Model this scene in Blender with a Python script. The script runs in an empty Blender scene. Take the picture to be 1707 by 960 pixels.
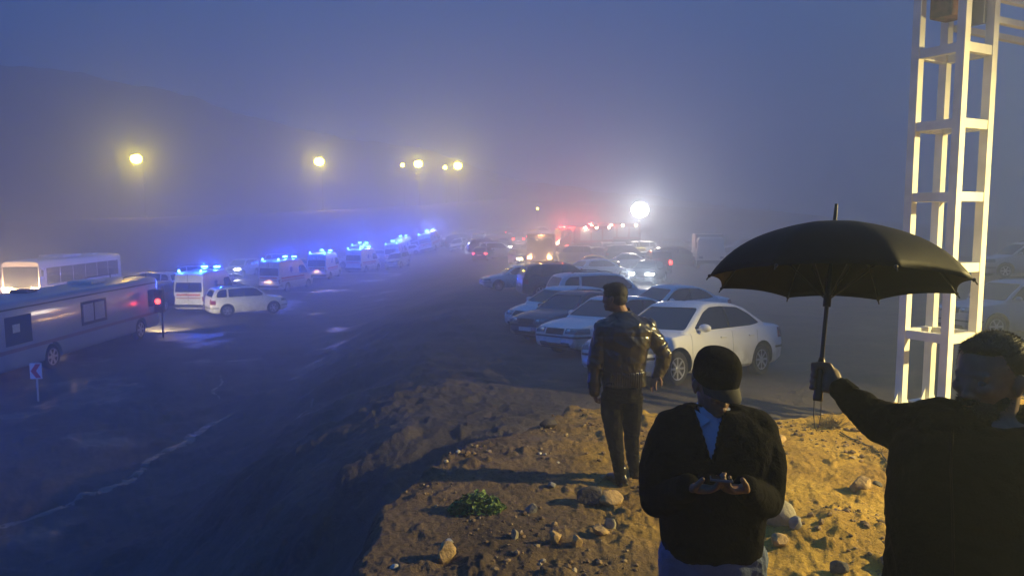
import bpy, bmesh, math, random
import numpy as np
from mathutils import Vector, Matrix, Euler
random.seed(11); np.random.seed(11)
C = bpy.context.scene.collection
S = bpy.context.scene
R = math.radians

# ------------------------------------------------------------------ camera
F_PX, HOR = 1250.0, 362.0
PITCH = math.atan((480 - HOR) / F_PX)
CAM = Vector((0, 0, 2.3))
cd = bpy.data.cameras.new('camera'); cam = bpy.data.objects.new('camera', cd); C.objects.link(cam)
cam.location = CAM; cam.rotation_euler = (R(90) - PITCH, 0, 0)
cd.sensor_width = 36; cd.lens = F_PX / 1707 * 36; cd.clip_start = .05; cd.clip_end = 3000
S.camera = cam

# ------------------------------------------------------------------ sky, exposure
w = bpy.data.worlds.new('World'); S.world = w; w.use_nodes = True
nt = w.node_tree; nt.nodes.clear()
out = nt.nodes.new('ShaderNodeOutputWorld'); bg = nt.nodes.new('ShaderNodeBackground')
sky = nt.nodes.new('ShaderNodeTexSky'); sky.sky_type = 'NISHITA'; sky.sun_disc = False
sky.sun_elevation = R(-1.5); sky.sun_rotation = R(200); sky.air_density = 1.6; sky.dust_density = 1.0; sky.ozone_density = 4.0
mx = nt.nodes.new('ShaderNodeMix'); mx.data_type = 'RGBA'; mx.inputs[0].default_value = .93
sc_ = nt.nodes.new('ShaderNodeVectorMath'); sc_.operation = 'SCALE'; sc_.inputs['Scale'].default_value = 14.0
nt.links.new(sky.outputs[0], sc_.inputs[0])
nt.links.new(sc_.outputs[0], mx.inputs[6]); mx.inputs[7].default_value = (.30, 1.80, 5.2, 1)   # the cloud deck over the fog
tcw = nt.nodes.new('ShaderNodeTexCoord'); sxw = nt.nodes.new('ShaderNodeSeparateXYZ'); nt.links.new(tcw.outputs['Generated'], sxw.inputs[0])
mrw = nt.nodes.new('ShaderNodeMapRange'); mrw.inputs['From Min'].default_value = 0; mrw.inputs['From Max'].default_value = 1   # an overcast dusk is brightest overhead
mrw.inputs['To Min'].default_value = .62; mrw.inputs['To Max'].default_value = 2.3; nt.links.new(sxw.outputs[2], mrw.inputs[0])
vmw = nt.nodes.new('ShaderNodeVectorMath'); vmw.operation = 'SCALE'; nt.links.new(mx.outputs[2], vmw.inputs[0]); nt.links.new(mrw.outputs[0], vmw.inputs['Scale'])
nt.links.new(vmw.outputs[0], bg.inputs[0]); bg.inputs[1].default_value = .053
nt.links.new(bg.outputs[0], out.inputs[0])
S.view_settings.view_transform = 'Standard'; S.view_settings.look = 'None'
S.view_settings.exposure = -.12; S.view_settings.gamma = 1
cy = S.cycles
cy.use_denoising = True; cy.use_adaptive_sampling = True; cy.adaptive_threshold = .02
cy.max_bounces = 5; cy.diffuse_bounces = 2; cy.glossy_bounces = 3; cy.transmission_bounces = 3
cy.volume_bounces = 2; cy.transparent_max_bounces = 6
cy.caustics_reflective = False; cy.caustics_refractive = False
cy.sample_clamp_indirect = 4
HAZE = .0136

# ------------------------------------------------------------------ numpy noise
_perm = np.random.RandomState(5).rand(64, 64, 64)
def vnoise(x, y, z=None):
    x = np.asarray(x, float); y = np.asarray(y, float); z = np.zeros_like(x) if z is None else np.asarray(z, float)
    xi, yi, zi = np.floor(x).astype(int), np.floor(y).astype(int), np.floor(z).astype(int)
    fx, fy, fz = x - xi, y - yi, z - zi
    fx, fy, fz = [f * f * (3 - 2 * f) for f in (fx, fy, fz)]
    def g(a, b, c): return _perm[(xi + a) & 63, (yi + b) & 63, (zi + c) & 63]
    def l(a, b, t): return a + (b - a) * t
    return l(l(l(g(0,0,0), g(1,0,0), fx), l(g(0,1,0), g(1,1,0), fx), fy),
             l(l(g(0,0,1), g(1,0,1), fx), l(g(0,1,1), g(1,1,1), fx), fy), fz) * 2 - 1
def fbm(x, y, z=None, o=4, g=.5):
    a, s, t = 1., 0., 0.
    for i in range(o):
        k = 2.03 ** i
        s = s + a * vnoise(x * k + i * 7.3, y * k + i * 3.1, None if z is None else z * k + i * 5.7); t += a; a *= g
    return s / t
def sst(t): t = np.clip(t, 0, 1); return t * t * (3 - 2 * t)

# ------------------------------------------------------------------ terrain height
LOTY = [0, 9.5, 13, 15, 19, 24, 30, 45, 75, 90, 105, 120, 400]
LOTZ = [-.55, -.58, -.66, -.85, -1.2, -1.5, -1.65, -2.0, -2.2, -1.9, -1.0, -.1, 0]
AZ = (np.array([-900, 0, 400, 700, 830, 900, 1100, 1300, 1450, 1700, 2600]) - 853.5) / 1250
CRD = np.array([76, 78, 92, 116, 122, 125, 128, 128, 128, 128, 128.])
CRY = np.array([395, 371, 358, 344, 332, 336, 343, 352, 372, 395, 400.])
CRZ = 2.3 + (HOR - CRY) / 1250 * CRD
def smoothmin_edge(y):   # left edge of the mound
    return np.interp(y, [-5, 4.2, 5.2, 6.0, 6.8, 7.3, 8.0, 8.7, 9.4, 12], [-1.4, -1.25, -1.22, -1.14, -.92, -.6, -.15, .3, .75, 2])
def ground_z(x, y, detail=True):
    x = np.asarray(x, float); y = np.asarray(y, float)
    lot = np.interp(y, LOTY, LOTZ)
    lot = lot + 1.1 * sst((x - 19) / 6) * sst((y - 26) / 8) * (1 - sst((y - 60) / 30))
    low = -3.7 + .5 * sst((y - 80) / 40)
    xb = np.interp(y, [0, 8, 12, 50, 100, 130], [.3, .2, -1.5, -1.9, -4, -6]); wd = np.interp(y, [0, 10, 20, 60, 120], [6, 6.5, 7.5, 10, 14])
    wob = fbm(x * .35 + 3, y * .35, o=3)
    t = sst((x - xb + wob * 1.0 + wd) / wd)
    base = low + (lot - low) * t
    on_low = 1 - t
    z = base
    # mound
    e = smoothmin_edge(y) + .30 * fbm(x * 1.5, y * 1.5 + 9, o=5)
    ye = 9.5 + np.interp(x, [0, 2, 4, 6, 12], [0, -.5, -.9, .4, .8]) + .35 * fbm(x * 1.3, y * .8 + 4, o=3)
    m = sst((x - e) / .32 + .3) * sst((ye - y) / .8 + .3)
    top = .03 * fbm(x * 1.2, y * 1.2, o=3) + .30 * np.exp(-((x - 3.95) ** 2 / .5 + (y - 8.4) ** 2 / .16))
    top = top + .14 * np.exp(-((x - 2.3) ** 2 / .25 + (y - 5.3) ** 2 / .1)) + .06 * np.exp(-((x - .1) ** 2 / .9 + (y - 7.4) ** 2 / .06))
    top = top + .15 * np.exp(-((x - 1.35) ** 2 + (y - 2.1) ** 2) / .5)
    top = top + .05 * np.exp(-((x + .35) ** 2 / .35 + (y - 6.7) ** 2 / .25))
    z = z + (top - z) * m
    # raised road across the back
    a = x / np.maximum(y, 1.)
    dc = np.interp(a, AZ, CRD); zc = np.interp(a, AZ, CRZ) + .15 * fbm(x * .1, y * .1, o=2)
    k = sst((y - dc + 9) / 9)
    z = np.where(y > 20, z + (zc - z) * k * (zc > z), z)
    if detail:
        r = np.hypot(x, y)
        near = 1 - sst((r - 14) / 10)
        rub = fbm(x * 5, y * 5, o=4)
        rr = np.abs(fbm(x * 9 + 3, y * 9, o=3))
        patch = sst(fbm(x * .9 + 4, y * .9, o=2) * 1.6 + .55)
        z = z + near * m * ((.010 + .018 * patch) * fbm(x * 9, y * 9, o=5) + .018 * patch * rub + (.02 + .10 * patch) * np.clip(fbm(x * 6 + 5, y * 6, o=4) - .12, 0, 1) ** 1.2 + .01 * fbm(x * 22, y * 22, o=2))
        edge = 4 * m * (1 - m)
        z = z + near * edge * (.09 * rub + .12 * fbm(x * 2.6, y * 2.6, o=3))
        mid = 1 - sst((r - 26) / 16)
        clod = np.clip(fbm(x * 1.9 + 8, y * 1.9, o=5) * 2 - .1, 0, 1)
        z = z + (1 - m) * (.05 * fbm(x * .8, y * .8, o=4) + near * .03 * rub + mid * (1 - sst((x + .2) / 1.2)) * (.09 * clod + .05 * fbm(x * 4, y * 4, o=4)))
        z = z + (1 - m) * t * (1 - t) * 4 * (.10 * fbm(x * 1.1, y * 1.1, o=4)) * (y < 60)
        # tyre ruts on the lots
        ru = np.sin((x * .55 + y * .83 + 1.2 * fbm(x * .08, y * .08, o=2)) * 2.1)
        z = z + (1 - m) * t * .022 * np.abs(ru) ** 3 * (y < 60)
        ru2 = np.sin((x * .93 + y * .2 + 2.0 * fbm(x * .06, y * .06, o=2)) * 1.7)
        z = z + (1 - m) * on_low * .03 * np.abs(ru2) ** 4 * (y < 60)
    return z
def gz(x, y): return float(ground_z(np.array([x]), np.array([y]), True)[0])
def ray(px, py):
    X, Y = (px - 853.5) / F_PX, (480 - py) / F_PX
    return Vector((X, math.cos(PITCH) + Y * math.sin(PITCH), -math.sin(PITCH) + Y * math.cos(PITCH)))
def P(px, py, D):
    d = ray(px, py); return CAM + d * (D / d.y)
def G(px, py):
    """where the sight line through a photo pixel meets the ground"""
    d = ray(px, py); t = np.geomspace(2, 200, 6000)
    z = ground_z(d.x * t, d.y * t, False); hit = np.argmax(CAM.z + d.z * t < z)
    T = t[hit]; x, y = d.x * T, d.y * T
    return Vector((x, y, gz(x, y)))

# ------------------------------------------------------------------ materials
MATS = {}
def mat(name, col, rough=.5, metal=0, spec=.5, coat=0, emit=None, es=0, bump=0, bscale=30, var=0, vscale=5, trans=0):
    if name in MATS: return MATS[name]
    m = bpy.data.materials.new(name); m.use_nodes = True; n = m.node_tree; b = n.nodes['Principled BSDF']
    b.inputs['Base Color'].default_value = (*col, 1); b.inputs['Roughness'].default_value = rough
    b.inputs['Metallic'].default_value = metal; b.inputs['Specular IOR Level'].default_value = spec
    b.inputs['Coat Weight'].default_value = coat; b.inputs['Coat Roughness'].default_value = .08
    if emit: b.inputs['Emission Color'].default_value = (*emit, 1); b.inputs['Emission Strength'].default_value = es
    if trans: b.inputs['Transmission Weight'].default_value = trans
    if bump or var:
        tc = n.nodes.new('ShaderNodeTexCoord')
    if bump:
        nz = n.nodes.new('ShaderNodeTexNoise'); nz.inputs['Scale'].default_value = bscale; nz.inputs['Detail'].default_value = 6
        bp = n.nodes.new('ShaderNodeBump'); bp.inputs['Strength'].default_value = bump; bp.inputs['Distance'].default_value = .02
        n.links.new(tc.outputs['Object'], nz.inputs['Vector']); n.links.new(nz.outputs[0], bp.inputs['Height']); n.links.new(bp.outputs[0], b.inputs['Normal'])
    if var:
        nz = n.nodes.new('ShaderNodeTexNoise'); nz.inputs['Scale'].default_value = vscale; nz.inputs['Detail'].default_value = 8
        rp = n.nodes.new('ShaderNodeValToRGB'); rp.color_ramp.elements[0].position = .35; rp.color_ramp.elements[1].position = .7
        rp.color_ramp.elements[0].color = (*[c * (1 - var) for c in col], 1); rp.color_ramp.elements[1].color = (*[min(1, c * (1 + var * .4)) for c in col], 1)
        n.links.new(tc.outputs['Object'], nz.inputs['Vector']); n.links.new(nz.outputs[0], rp.inputs[0]); n.links.new(rp.outputs[0], b.inputs['Base Color'])
        mr = n.nodes.new('ShaderNodeMapRange'); mr.inputs['To Min'].default_value = min(1, rough + .2); mr.inputs['To Max'].default_value = max(.05, rough - .08)
        n.links.new(nz.outputs[0], mr.inputs[0]); n.links.new(mr.outputs[0], b.inputs['Roughness'])
    MATS[name] = m; return m
def dirty_paint(name, col, rough=.32):
    """car paint with road dirt thrown up on the lower body"""
    m = mat(name, col, rough, coat=.35); n = m.node_tree; b = n.nodes['Principled BSDF']
    tc = n.nodes.new('ShaderNodeTexCoord'); sx = n.nodes.new('ShaderNodeSeparateXYZ'); nz = n.nodes.new('ShaderNodeTexNoise')
    nz.inputs['Scale'].default_value = 4; nz.inputs['Detail'].default_value = 8
    n.links.new(tc.outputs['Object'], sx.inputs[0]); n.links.new(tc.outputs['Object'], nz.inputs['Vector'])
    mr = n.nodes.new('ShaderNodeMapRange'); mr.inputs['From Min'].default_value = .75; mr.inputs['From Max'].default_value = .15
    ad = n.nodes.new('ShaderNodeMath'); ad.operation = 'MULTIPLY'
    ra = n.nodes.new('ShaderNodeMapRange'); ra.inputs['From Min'].default_value = .3; ra.inputs['From Max'].default_value = .75
    n.links.new(sx.outputs[2], mr.inputs[0]); n.links.new(nz.outputs[0], ra.inputs[0]); n.links.new(mr.outputs[0], ad.inputs[0]); n.links.new(ra.outputs[0], ad.inputs[1])
    mi = n.nodes.new('ShaderNodeMix'); mi.data_type = 'RGBA'; mi.inputs[6].default_value = (*col, 1); mi.inputs[7].default_value = (.16, .13, .10, 1)
    n.links.new(ad.outputs[0], mi.inputs[0]); n.links.new(mi.outputs[2], b.inputs['Base Color'])
    return m
PAINT_W = dirty_paint('white_paint', (.78, .79, .80))
PAINT_G = dirty_paint('grey_paint', (.10, .10, .115))
PAINT_D = dirty_paint('dark_paint', (.02, .02, .025))
PAINT_S = dirty_paint('silver_paint', (.42, .43, .45))
PAINT_R = dirty_paint('red_paint', (.20, .018, .014))
PAINT_Y = dirty_paint('yellow_paint', (.75, .62, .03))
GLASS = mat('tinted_glass', (.018, .022, .028), .06, spec=.9)
BLACK = mat('black_plastic', (.02, .02, .021), .55, bump=.05)
TYRE = mat('tyre_rubber', (.018, .018, .018), .85, bump=.2, bscale=60)
RIM = mat('alloy_rim', (.62, .63, .65), .28, metal=.85)
CHROME = mat('chrome', (.7, .7, .72), .12, metal=1)
LENS = mat('headlight_lens', (.16, .18, .21), .1, metal=.3, coat=1)
BULB = mat('lamp_reflector', (.85, .87, .9), .15, metal=.6, emit=None)
TAIL = mat('tail_lens', (.28, .015, .012), .18, coat=.6)
AMBER = mat('amber_lens', (.6, .22, .02), .2, coat=.6)
PLATE = mat('number_plate', (.7, .7, .66), .5)
SEAM = mat('seam_gap', (.05, .05, .052), .7)
def emis(name, col, s): return mat(name, col, .4, emit=col, es=s)
E_WHITE = emis('lit_headlamp', (1, .93, .78), 60)
E_WARM = emis('lit_warm_lamp', (1, .72, .35), 60)
E_RED = emis('lit_red_lamp', (1, .06, .05), 9)
E_BLUE = emis('lit_blue_beacon', (.08, .26, 1), 30)
E_ORANGE = emis('lit_orange_beacon', (1, .35, .08), 40)
STEEL = mat('galvanised_steel', (.3, .31, .32), .45, metal=.6)

# ------------------------------------------------------------------ object helpers
def link(o, parent=None):
    C.objects.link(o)
    if parent: o.parent = parent
    return o
def obj(name, bm, m, parent=None, smooth=None):
    me = bm if isinstance(bm, bpy.types.Mesh) else bpy.data.meshes.new(name)
    if not isinstance(bm, bpy.types.Mesh):
        bmesh.ops.recalc_face_normals(bm, faces=bm.faces) if smooth != 'keep' else None
        bm.to_mesh(me); bm.free()
    me.name = name
    if not me.materials: me.materials.append(m)
    else: me.materials[0] = m
    if smooth:
        if smooth is True or smooth == 'keep': me.polygons.foreach_set('use_smooth', [True] * len(me.polygons))
        else: smooth_angle(me, smooth)
    return link(bpy.data.objects.new(name, me), parent)
def smooth_angle(me, ang):
    me.polygons.foreach_set('use_smooth', [True] * len(me.polygons))
    bm = bmesh.new(); bm.from_mesh(me)
    for e in bm.edges:
        e.smooth = not (len(e.link_faces) == 2 and e.calc_face_angle(0) > R(ang))
    bm.to_mesh(me); bm.free()
def tag(o, label=None, cat=None, group=None, kind=None):
    if label: o['label'] = label
    if cat: o['category'] = cat
    if group: o['group'] = group
    if kind: o['kind'] = kind
    return o
def thing(name, label, cat, loc=(0, 0, 0), rz=0, group=None):
    o = bpy.data.objects.new(name, None); o.empty_display_size = .2; C.objects.link(o)
    o.location = loc; o.rotation_euler = (0, 0, rz); return tag(o, label, cat, group)
def copy_tree(o, parent=None):
    c = o.copy(); C.objects.link(c)
    if parent: c.parent = parent
    for ch in list(o.children): copy_tree(ch, c)
    return c
def box(bm, c, s, rot=None, bev=0):
    r = bmesh.ops.create_cube(bm, size=1); vs = r['verts']
    M = Matrix.Translation(Vector(c)) @ (rot.to_4x4() if rot else Matrix()) @ Matrix.Diagonal((*s, 1))
    bmesh.ops.transform(bm, matrix=M, verts=vs)
    if bev:
        es = list({e for v in vs for e in v.link_edges})
        bmesh.ops.bevel(bm, geom=es, offset=bev, segments=2, affect='EDGES', profile=.6)
def frame(d):
    d = Vector(d).normalized(); u = Vector((0, 0, 1)) if abs(d.z) < .9 else Vector((1, 0, 0))
    x = u.cross(d).normalized(); y = d.cross(x); return Matrix((x, y, d)).transposed()
def tube(bm, pts, rad, seg=10, caps=True):
    rings = []
    n = len(pts); pts = [Vector(p) for p in pts]
    for i, p in enumerate(pts):
        d = (pts[min(i + 1, n - 1)] - pts[max(i - 1, 0)]); Fm = frame(d)
        r = rad[i] if isinstance(rad, (list, tuple)) else rad
        rings.append([bm.verts.new(p + Fm @ Vector((r * math.cos(a), r * math.sin(a), 0))) for a in [2 * math.pi * k / seg for k in range(seg)]])
    for A, B in zip(rings, rings[1:]):
        for k in range(seg): bm.faces.new((A[k], A[(k + 1) % seg], B[(k + 1) % seg], B[k]))
    if caps: bm.faces.new(rings[0][::-1]); bm.faces.new(rings[-1])
def lathe(bm, prof, seg=24, axis='z', M=None):
    rings = []
    vs0 = []
    for r, z in prof:
        ring = []
        for k in range(seg):
            a = 2 * math.pi * k / seg; v = Vector((r * math.cos(a), r * math.sin(a), z))
            if axis == 'y': v = Vector((v.x, v.z, v.y))
            if M: v = M @ v
            ring.append(bm.verts.new(v))
        rings.append(ring)
    for A, B in zip(rings, rings[1:]):
        for k in range(seg): bm.faces.new((A[k], A[(k + 1) % seg], B[(k + 1) % seg], B[k]))
    bm.faces.new(rings[0][::-1]); bm.faces.new(rings[-1])
def ell(bm, c, r, rot=None, u=20, v=12):
    res = bmesh.ops.create_uvsphere(bm, u_segments=u, v_segments=v, radius=1)
    M = Matrix.Translation(Vector(c)) @ (rot.to_4x4() if rot else Matrix()) @ Matrix.Diagonal((*(r if hasattr(r, '__len__') else (r, r, r)), 1))
    bmesh.ops.transform(bm, matrix=M, verts=res['verts'])
def evalmesh(o):
    bpy.context.view_layer.update()
    dg = bpy.context.evaluated_depsgraph_get()
    return bpy.data.meshes.new_from_object(o.evaluated_get(dg))
def remesh(bm, voxel, smooth=4):
    me = bpy.data.meshes.new('tmp'); bm.to_mesh(me); bm.free()
    o = bpy.data.objects.new('tmp', me); C.objects.link(o)
    r = o.modifiers.new('r', 'REMESH'); r.mode = 'VOXEL'; r.voxel_size = voxel
    if smooth: s = o.modifiers.new('s', 'SMOOTH'); s.iterations = smooth; s.factor = .5
    m2 = evalmesh(o); bpy.data.objects.remove(o); bpy.data.meshes.remove(me); return m2
def boolean(a, b, op):
    """a, b: bmesh; returns mesh"""
    oo = []
    for q in (a, b):
        me = bpy.data.meshes.new('t'); bmesh.ops.recalc_face_normals(q, faces=q.faces); q.to_mesh(me); o = bpy.data.objects.new('t', me); C.objects.link(o); oo.append(o)
    m = oo[0].modifiers.new('b', 'BOOLEAN'); m.object = oo[1]; m.operation = op; m.solver = 'EXACT'
    r = evalmesh(oo[0])
    for o in oo: me = o.data; bpy.data.objects.remove(o); bpy.data.meshes.remove(me)
    return r
def m2b(me):
    bm = bmesh.new(); bm.from_mesh(me); return bm
def prism(poly, axis, a, b):
    """poly of 2D points; axis 'y': points are (x,z) swept in y; axis 'x': points are (y,z) swept in x"""
    bm = bmesh.new()
    f = (lambda p, t: (p[0], t, p[1])) if axis == 'y' else ((lambda p, t: (t, p[0], p[1])) if axis == 'x' else (lambda p, t: (p[0], p[1], t)))
    A = [bm.verts.new(f(p, a)) for p in poly]; B = [bm.verts.new(f(p, b)) for p in poly]; n = len(poly)
    bm.faces.new(A); bm.faces.new(B[::-1])
    for i in range(n): bm.faces.new((A[i], B[i], B[(i + 1) % n], A[(i + 1) % n]))
    return bm
def round_poly(poly, r, seg=4):
    out = []; n = len(poly)
    for i in range(n):
        p0, p, p1 = Vector(poly[i - 1]), Vector(poly[i]), Vector(poly[(i + 1) % n])
        a = (p0 - p); b = (p1 - p); q = min(r, a.length * .45, b.length * .45)
        A = p + a.normalized() * q; B = p + b.normalized() * q
        for k in range(seg + 1):
            t = k / seg; out.append(tuple(A * (1 - t) ** 2 + p * 2 * t * (1 - t) + B * t * t))
    return out
def boxb(x0, x1, y0, y1, z0, z1):
    bm = bmesh.new(); box(bm, ((x0 + x1) / 2, (y0 + y1) / 2, (z0 + z1) / 2), (x1 - x0, y1 - y0, z1 - z0)); return bm
def I(xs, ys, x): return float(np.interp(x, xs, ys))
def loft(rings):
    bm = bmesh.new(); V = [[bm.verts.new(p) for p in r] for r in rings]; n = len(V[0])
    for A, B in zip(V, V[1:]):
        for k in range(n): bm.faces.new((A[k], A[(k + 1) % n], B[(k + 1) % n], B[k]))
    bm.faces.new(V[0][::-1]); bm.faces.new(V[-1]); return bm

# ------------------------------------------------------------------ vehicles
def wheel_proto(r, wd, spokes=8, steel=False):
    bm = bmesh.new()
    lathe(bm, [(r * .62, -wd * .42), (r * .75, -wd * .5), (r * .93, -wd * .46), (r, -wd * .32), (r, wd * .32), (r * .93, wd * .46), (r * .75, wd * .5), (r * .62, wd * .42)], 32, 'y')
    rim = bmesh.new()
    lathe(rim, [(r * .64, wd * .30), (r * .66, wd * .46), (r * .60, wd * .44), (r * .57, wd * .30), (r * .2, wd * .26)], 32, 'y')
    for k in range(spokes):
        a = 2 * math.pi * k / spokes
        rot = Matrix.Rotation(a, 3, 'Y')
        box(rim, rot @ Vector((r * .36, wd * .36, 0)), (r * .52, wd * .14, r * (.14 if not steel else .22)), rot, .004)
    lathe(rim, [(r * .15, wd * .3), (r * .15, wd * .44), (r * .1, wd * .47), (.004, wd * .48)], 16, 'y')
    a = bpy.data.meshes.new('wheel'); bmesh.ops.recalc_face_normals(bm, faces=bm.faces); bm.to_mesh(a); a.materials.append(TYRE); smooth_angle(a, 40)
    b = bpy.data.meshes.new('rim'); bmesh.ops.recalc_face_normals(rim, faces=rim.faces); rim.to_mesh(b); b.materials.append(RIM); smooth_angle(b, 30)
    return a, b
def add_wheels(root, meshes, xs, ytrack, r):
    for x in xs:
        for s in (1, -1):
            o = link(bpy.data.objects.new('wheel', meshes[0]), root); o.location = (x, s * ytrack, r)
            if s < 0: o.rotation_euler = (0, 0, math.pi)
            link(bpy.data.objects.new('rim', meshes[1]), o)
    # well filler so one does not see through the arches
def car(kind):
    """returns the root empty of one car with all its parts; front is +x"""
    K = dict(
      sedan=dict(L=4.5, W=1.72, H=1.45, belt=.93, r=.305, wx=(1.36, -1.31),
        top=[(-2.25, .62), (-2.22, .90), (-2.1, .985), (-1.6, 1.0), (-1.0, .99), (.5, .94), (1.0, .93), (1.6, .86), (2.05, .77), (2.2, .68), (2.25, .55)],
        cab=[(-1.62, .96), (-1.35, 1.12), (-.95, 1.34), (-.6, 1.425), (-.1, 1.45), (.15, 1.445), (.35, 1.40), (.8, 1.12), (1.12, .92)],
        win=[(-1.32, 1.03), (-1.05, 1.21), (-.72, 1.345), (-.15, 1.375), (.18, 1.36), (.42, 1.27), (.83, .985), (.55, .945), (-1.0, .99)]),
      hatch=dict(L=4.1, W=1.70, H=1.45, belt=.95, r=.29, wx=(1.28, -1.25),
        top=[(-2.05, .55), (-2.03, .85), (-1.95, .97), (-1.4, .98), (.5, .95), (1.0, .93), (1.5, .84), (1.85, .73), (2.0, .62), (2.05, .52)],
        cab=[(-2.0, .94), (-1.82, 1.12), (-1.5, 1.34), (-.9, 1.43), (-.1, 1.45), (.15, 1.44), (.3, 1.4), (.8, 1.12), (1.12, .92)],
        win=[(-1.55, 1.04), (-1.45, 1.2), (-1.2, 1.34), (-.3, 1.375), (.12, 1.36), (.36, 1.28), (.83, .99), (.5, .96), (-1.3, 1.0)]),
      suv=dict(L=4.65, W=1.84, H=1.76, belt=1.12, r=.36, wx=(1.42, -1.38),
        top=[(-2.32, .6), (-2.31, .95), (-2.25, 1.1), (-1.6, 1.15), (.5, 1.13), (1.0, 1.12), (1.7, 1.04), (2.1, .97), (2.27, .85), (2.32, .62)],
        cab=[(-2.26, 1.08), (-2.12, 1.42), (-1.95, 1.66), (-1.5, 1.74), (-.3, 1.76), (.2, 1.74), (.4, 1.68), (.85, 1.36), (1.15, 1.1)],
        win=[(-1.98, 1.2), (-1.9, 1.48), (-1.72, 1.63), (-.4, 1.68), (.2, 1.66), (.45, 1.58), (.9, 1.2), (.6, 1.16), (-1.8, 1.18)]),
      van=dict(L=5.6, W=1.99, H=2.55, belt=1.25, r=.35, wx=(1.85, -1.6),
        top=[(-2.8, .6), (-2.79, 1.0), (-2.76, 1.3), (1.0, 1.3), (1.5, 1.28), (2.1, 1.2), (2.5, 1.06), (2.74, .9), (2.8, .62)],
        cab=[(-2.78, 1.2), (-2.77, 1.8), (-2.74, 2.3), (-2.6, 2.5), (-2.2, 2.55), (.6, 2.55), (.9, 2.50), (1.15, 2.28), (1.75, 1.62), (2.05, 1.2)],
        win=[(.35, 1.4), (.35, 1.92), (.4, 2.0), (1.15, 2.0), (1.3, 1.9), (1.72, 1.42), (1.6, 1.36), (.5, 1.36)]),
    )[kind]
    L, W, H, belt = K['L'], K['W'], K['H'], K['belt']; hl, hw = L / 2, W / 2
    boxy = .45 if kind == 'van' else 1
    def lower(inf=0):
        rings = []
        tx, tz = [p[0] for p in K['top']], [p[1] for p in K['top']]
        xs = sorted(set(list(np.linspace(-hl + .12, hl - .12, 34)) + [-hl, -hl + .02, -hl + .06, hl - .06, hl - .02, hl]))
        for x in xs:
            u = abs(x) / hl
            endf = 1 - .17 * boxy * max(0, (u - .62) / .38) ** 2.2 - (.05 * max(0, (u - .97) / .03) ** 2)
            w_ = hw * endf + inf; zt = I(tx, tz, x) + inf
            zb = .2 + .1 * max(0, (u - .8) / .2) ** 2 - inf
            if u > .985: zb += .04
            sh = min(.06, (zt - zb) * .25)
            zs = [zb, zb + .06, zb + .16, .5, .68, zt - sh * 1.4, zt - sh * .45, zt - .008]
            zs = [min(max(z, zb), zt) for z in zs]
            ws = [w_ * .88, w_ * .965, w_ * .985, w_, w_ * .992, w_ * .965, w_ * .925, w_ * .84]
            crown = .03
            half = [(ws[i], zs[i]) for i in range(8)] + [(w_ * .45, zt + crown * .8)]
            ring = [(x + (inf if x > hl - .001 else -inf if x < -hl + .001 else 0), yy, zz) for yy, zz in half] + [(x, 0, zt + crown)] + [(x, -yy, zz) for yy, zz in half[::-1]] + [(x, 0, zb)]
            rings.append(ring)
        return loft(rings)
    wb = hw * (.925 if kind != 'van' else .985); wr = hw - (.27 if kind not in ('van',) else .12)
    if kind == 'suv': wr = hw - .2
    cx, cz = [p[0] for p in K['cab']], [p[1] for p in K['cab']]
    z0 = belt - .12
    def wz(z): return wb + (wr - wb) * max(0, (z - belt)) / (H - belt)
    def cabin(inf=0):
        rings = []
        xs = np.linspace(cx[0], cx[-1], 40)
        for x in xs:
            zt = I(cx, cz, x) + inf; zt = max(zt, z0 + .05)
            e = min(1, min(x - cx[0], cx[-1] - x) / .25); taper = 1 - .05 * (1 - e) ** 2
            rc = .07 if kind != 'van' else .1
            pts = []
            for q in (0, .33, .66): z = z0 + (zt - rc - z0) * q; pts.append((wz(z) * taper + inf, z))
            z = zt - rc; wt = wz(z) * taper + inf
            pts += [(wt, z), (wt - rc * .18, z + rc * .5), (wt - rc * .6, z + rc * .85), (wt - rc * 1.3, zt), (wt * .5, zt + .015)]
            rings.append([(x, a, b) for a, b in pts] + [(x, 0, zt + .02)] + [(x, -a, b) for a, b in pts[::-1]])
        return loft(rings)
    # window openings
    win = round_poly(K['win'], .05 if kind != 'van' else .08, 3)
    def fpoly(shr):
        zt = H - (.10 if kind != 'van' else .52); zb_ = belt + (.03 if kind != 'van' else .12)
        a, b = wz(zb_) - .055 - shr, wz(zt) - .07 - shr
        return round_poly([(-a, zb_), (a, zb_), (b, zt), (-b, zt)], .06, 3)
    def rpoly(shr):
        zt = H - (.12 if kind in ('sedan', 'hatch') else .16 if kind == 'suv' else .62); zb_ = belt + (.06 if kind != 'suv' else .08)
        if kind == 'van': zb_ = 1.33
        a, b = wz(zb_) - (.10 if kind != 'van' else .12), wz(zt) - (.12 if kind != 'van' else .12)
        return round_poly([(-a, zb_), (a, zb_), (b, zt), (-b, zt)], .06, 3)
    xm = .0 if kind != 'van' else .9
    root = thing('car', '', 'car')
    mesh_cab = boolean(cabin(), prism(win, 'y', -2, 2), 'DIFFERENCE')
    mesh_cab = boolean(m2b(mesh_cab), prism(fpoly(0), 'x', xm, 4), 'DIFFERENCE')
    mesh_cab = boolean(m2b(mesh_cab), prism(rpoly(0), 'x', -4, xm - .5 if kind != 'van' else -2.3), 'DIFFERENCE')
    arch = bmesh.new()
    for x in K['wx']:
        for s in (1, -1): lathe(arch, [(K['r'] + .055, s * (hw - .33)), (K['r'] + .075, s * (hw + .2))], 30, 'y', Matrix.Translation((x, 0, K['r'] + .01)))
    mesh_low = boolean(lower(), arch, 'DIFFERENCE')
    dx = {'sedan': (.98, -.28, -1.12), 'hatch': (.95, -.3, -1.1), 'suv': (1.0, -.3, -1.25), 'van': (1.35, .2, -.95)}[kind]
    cut = bmesh.new()                                             # door shut lines are real grooves
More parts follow.
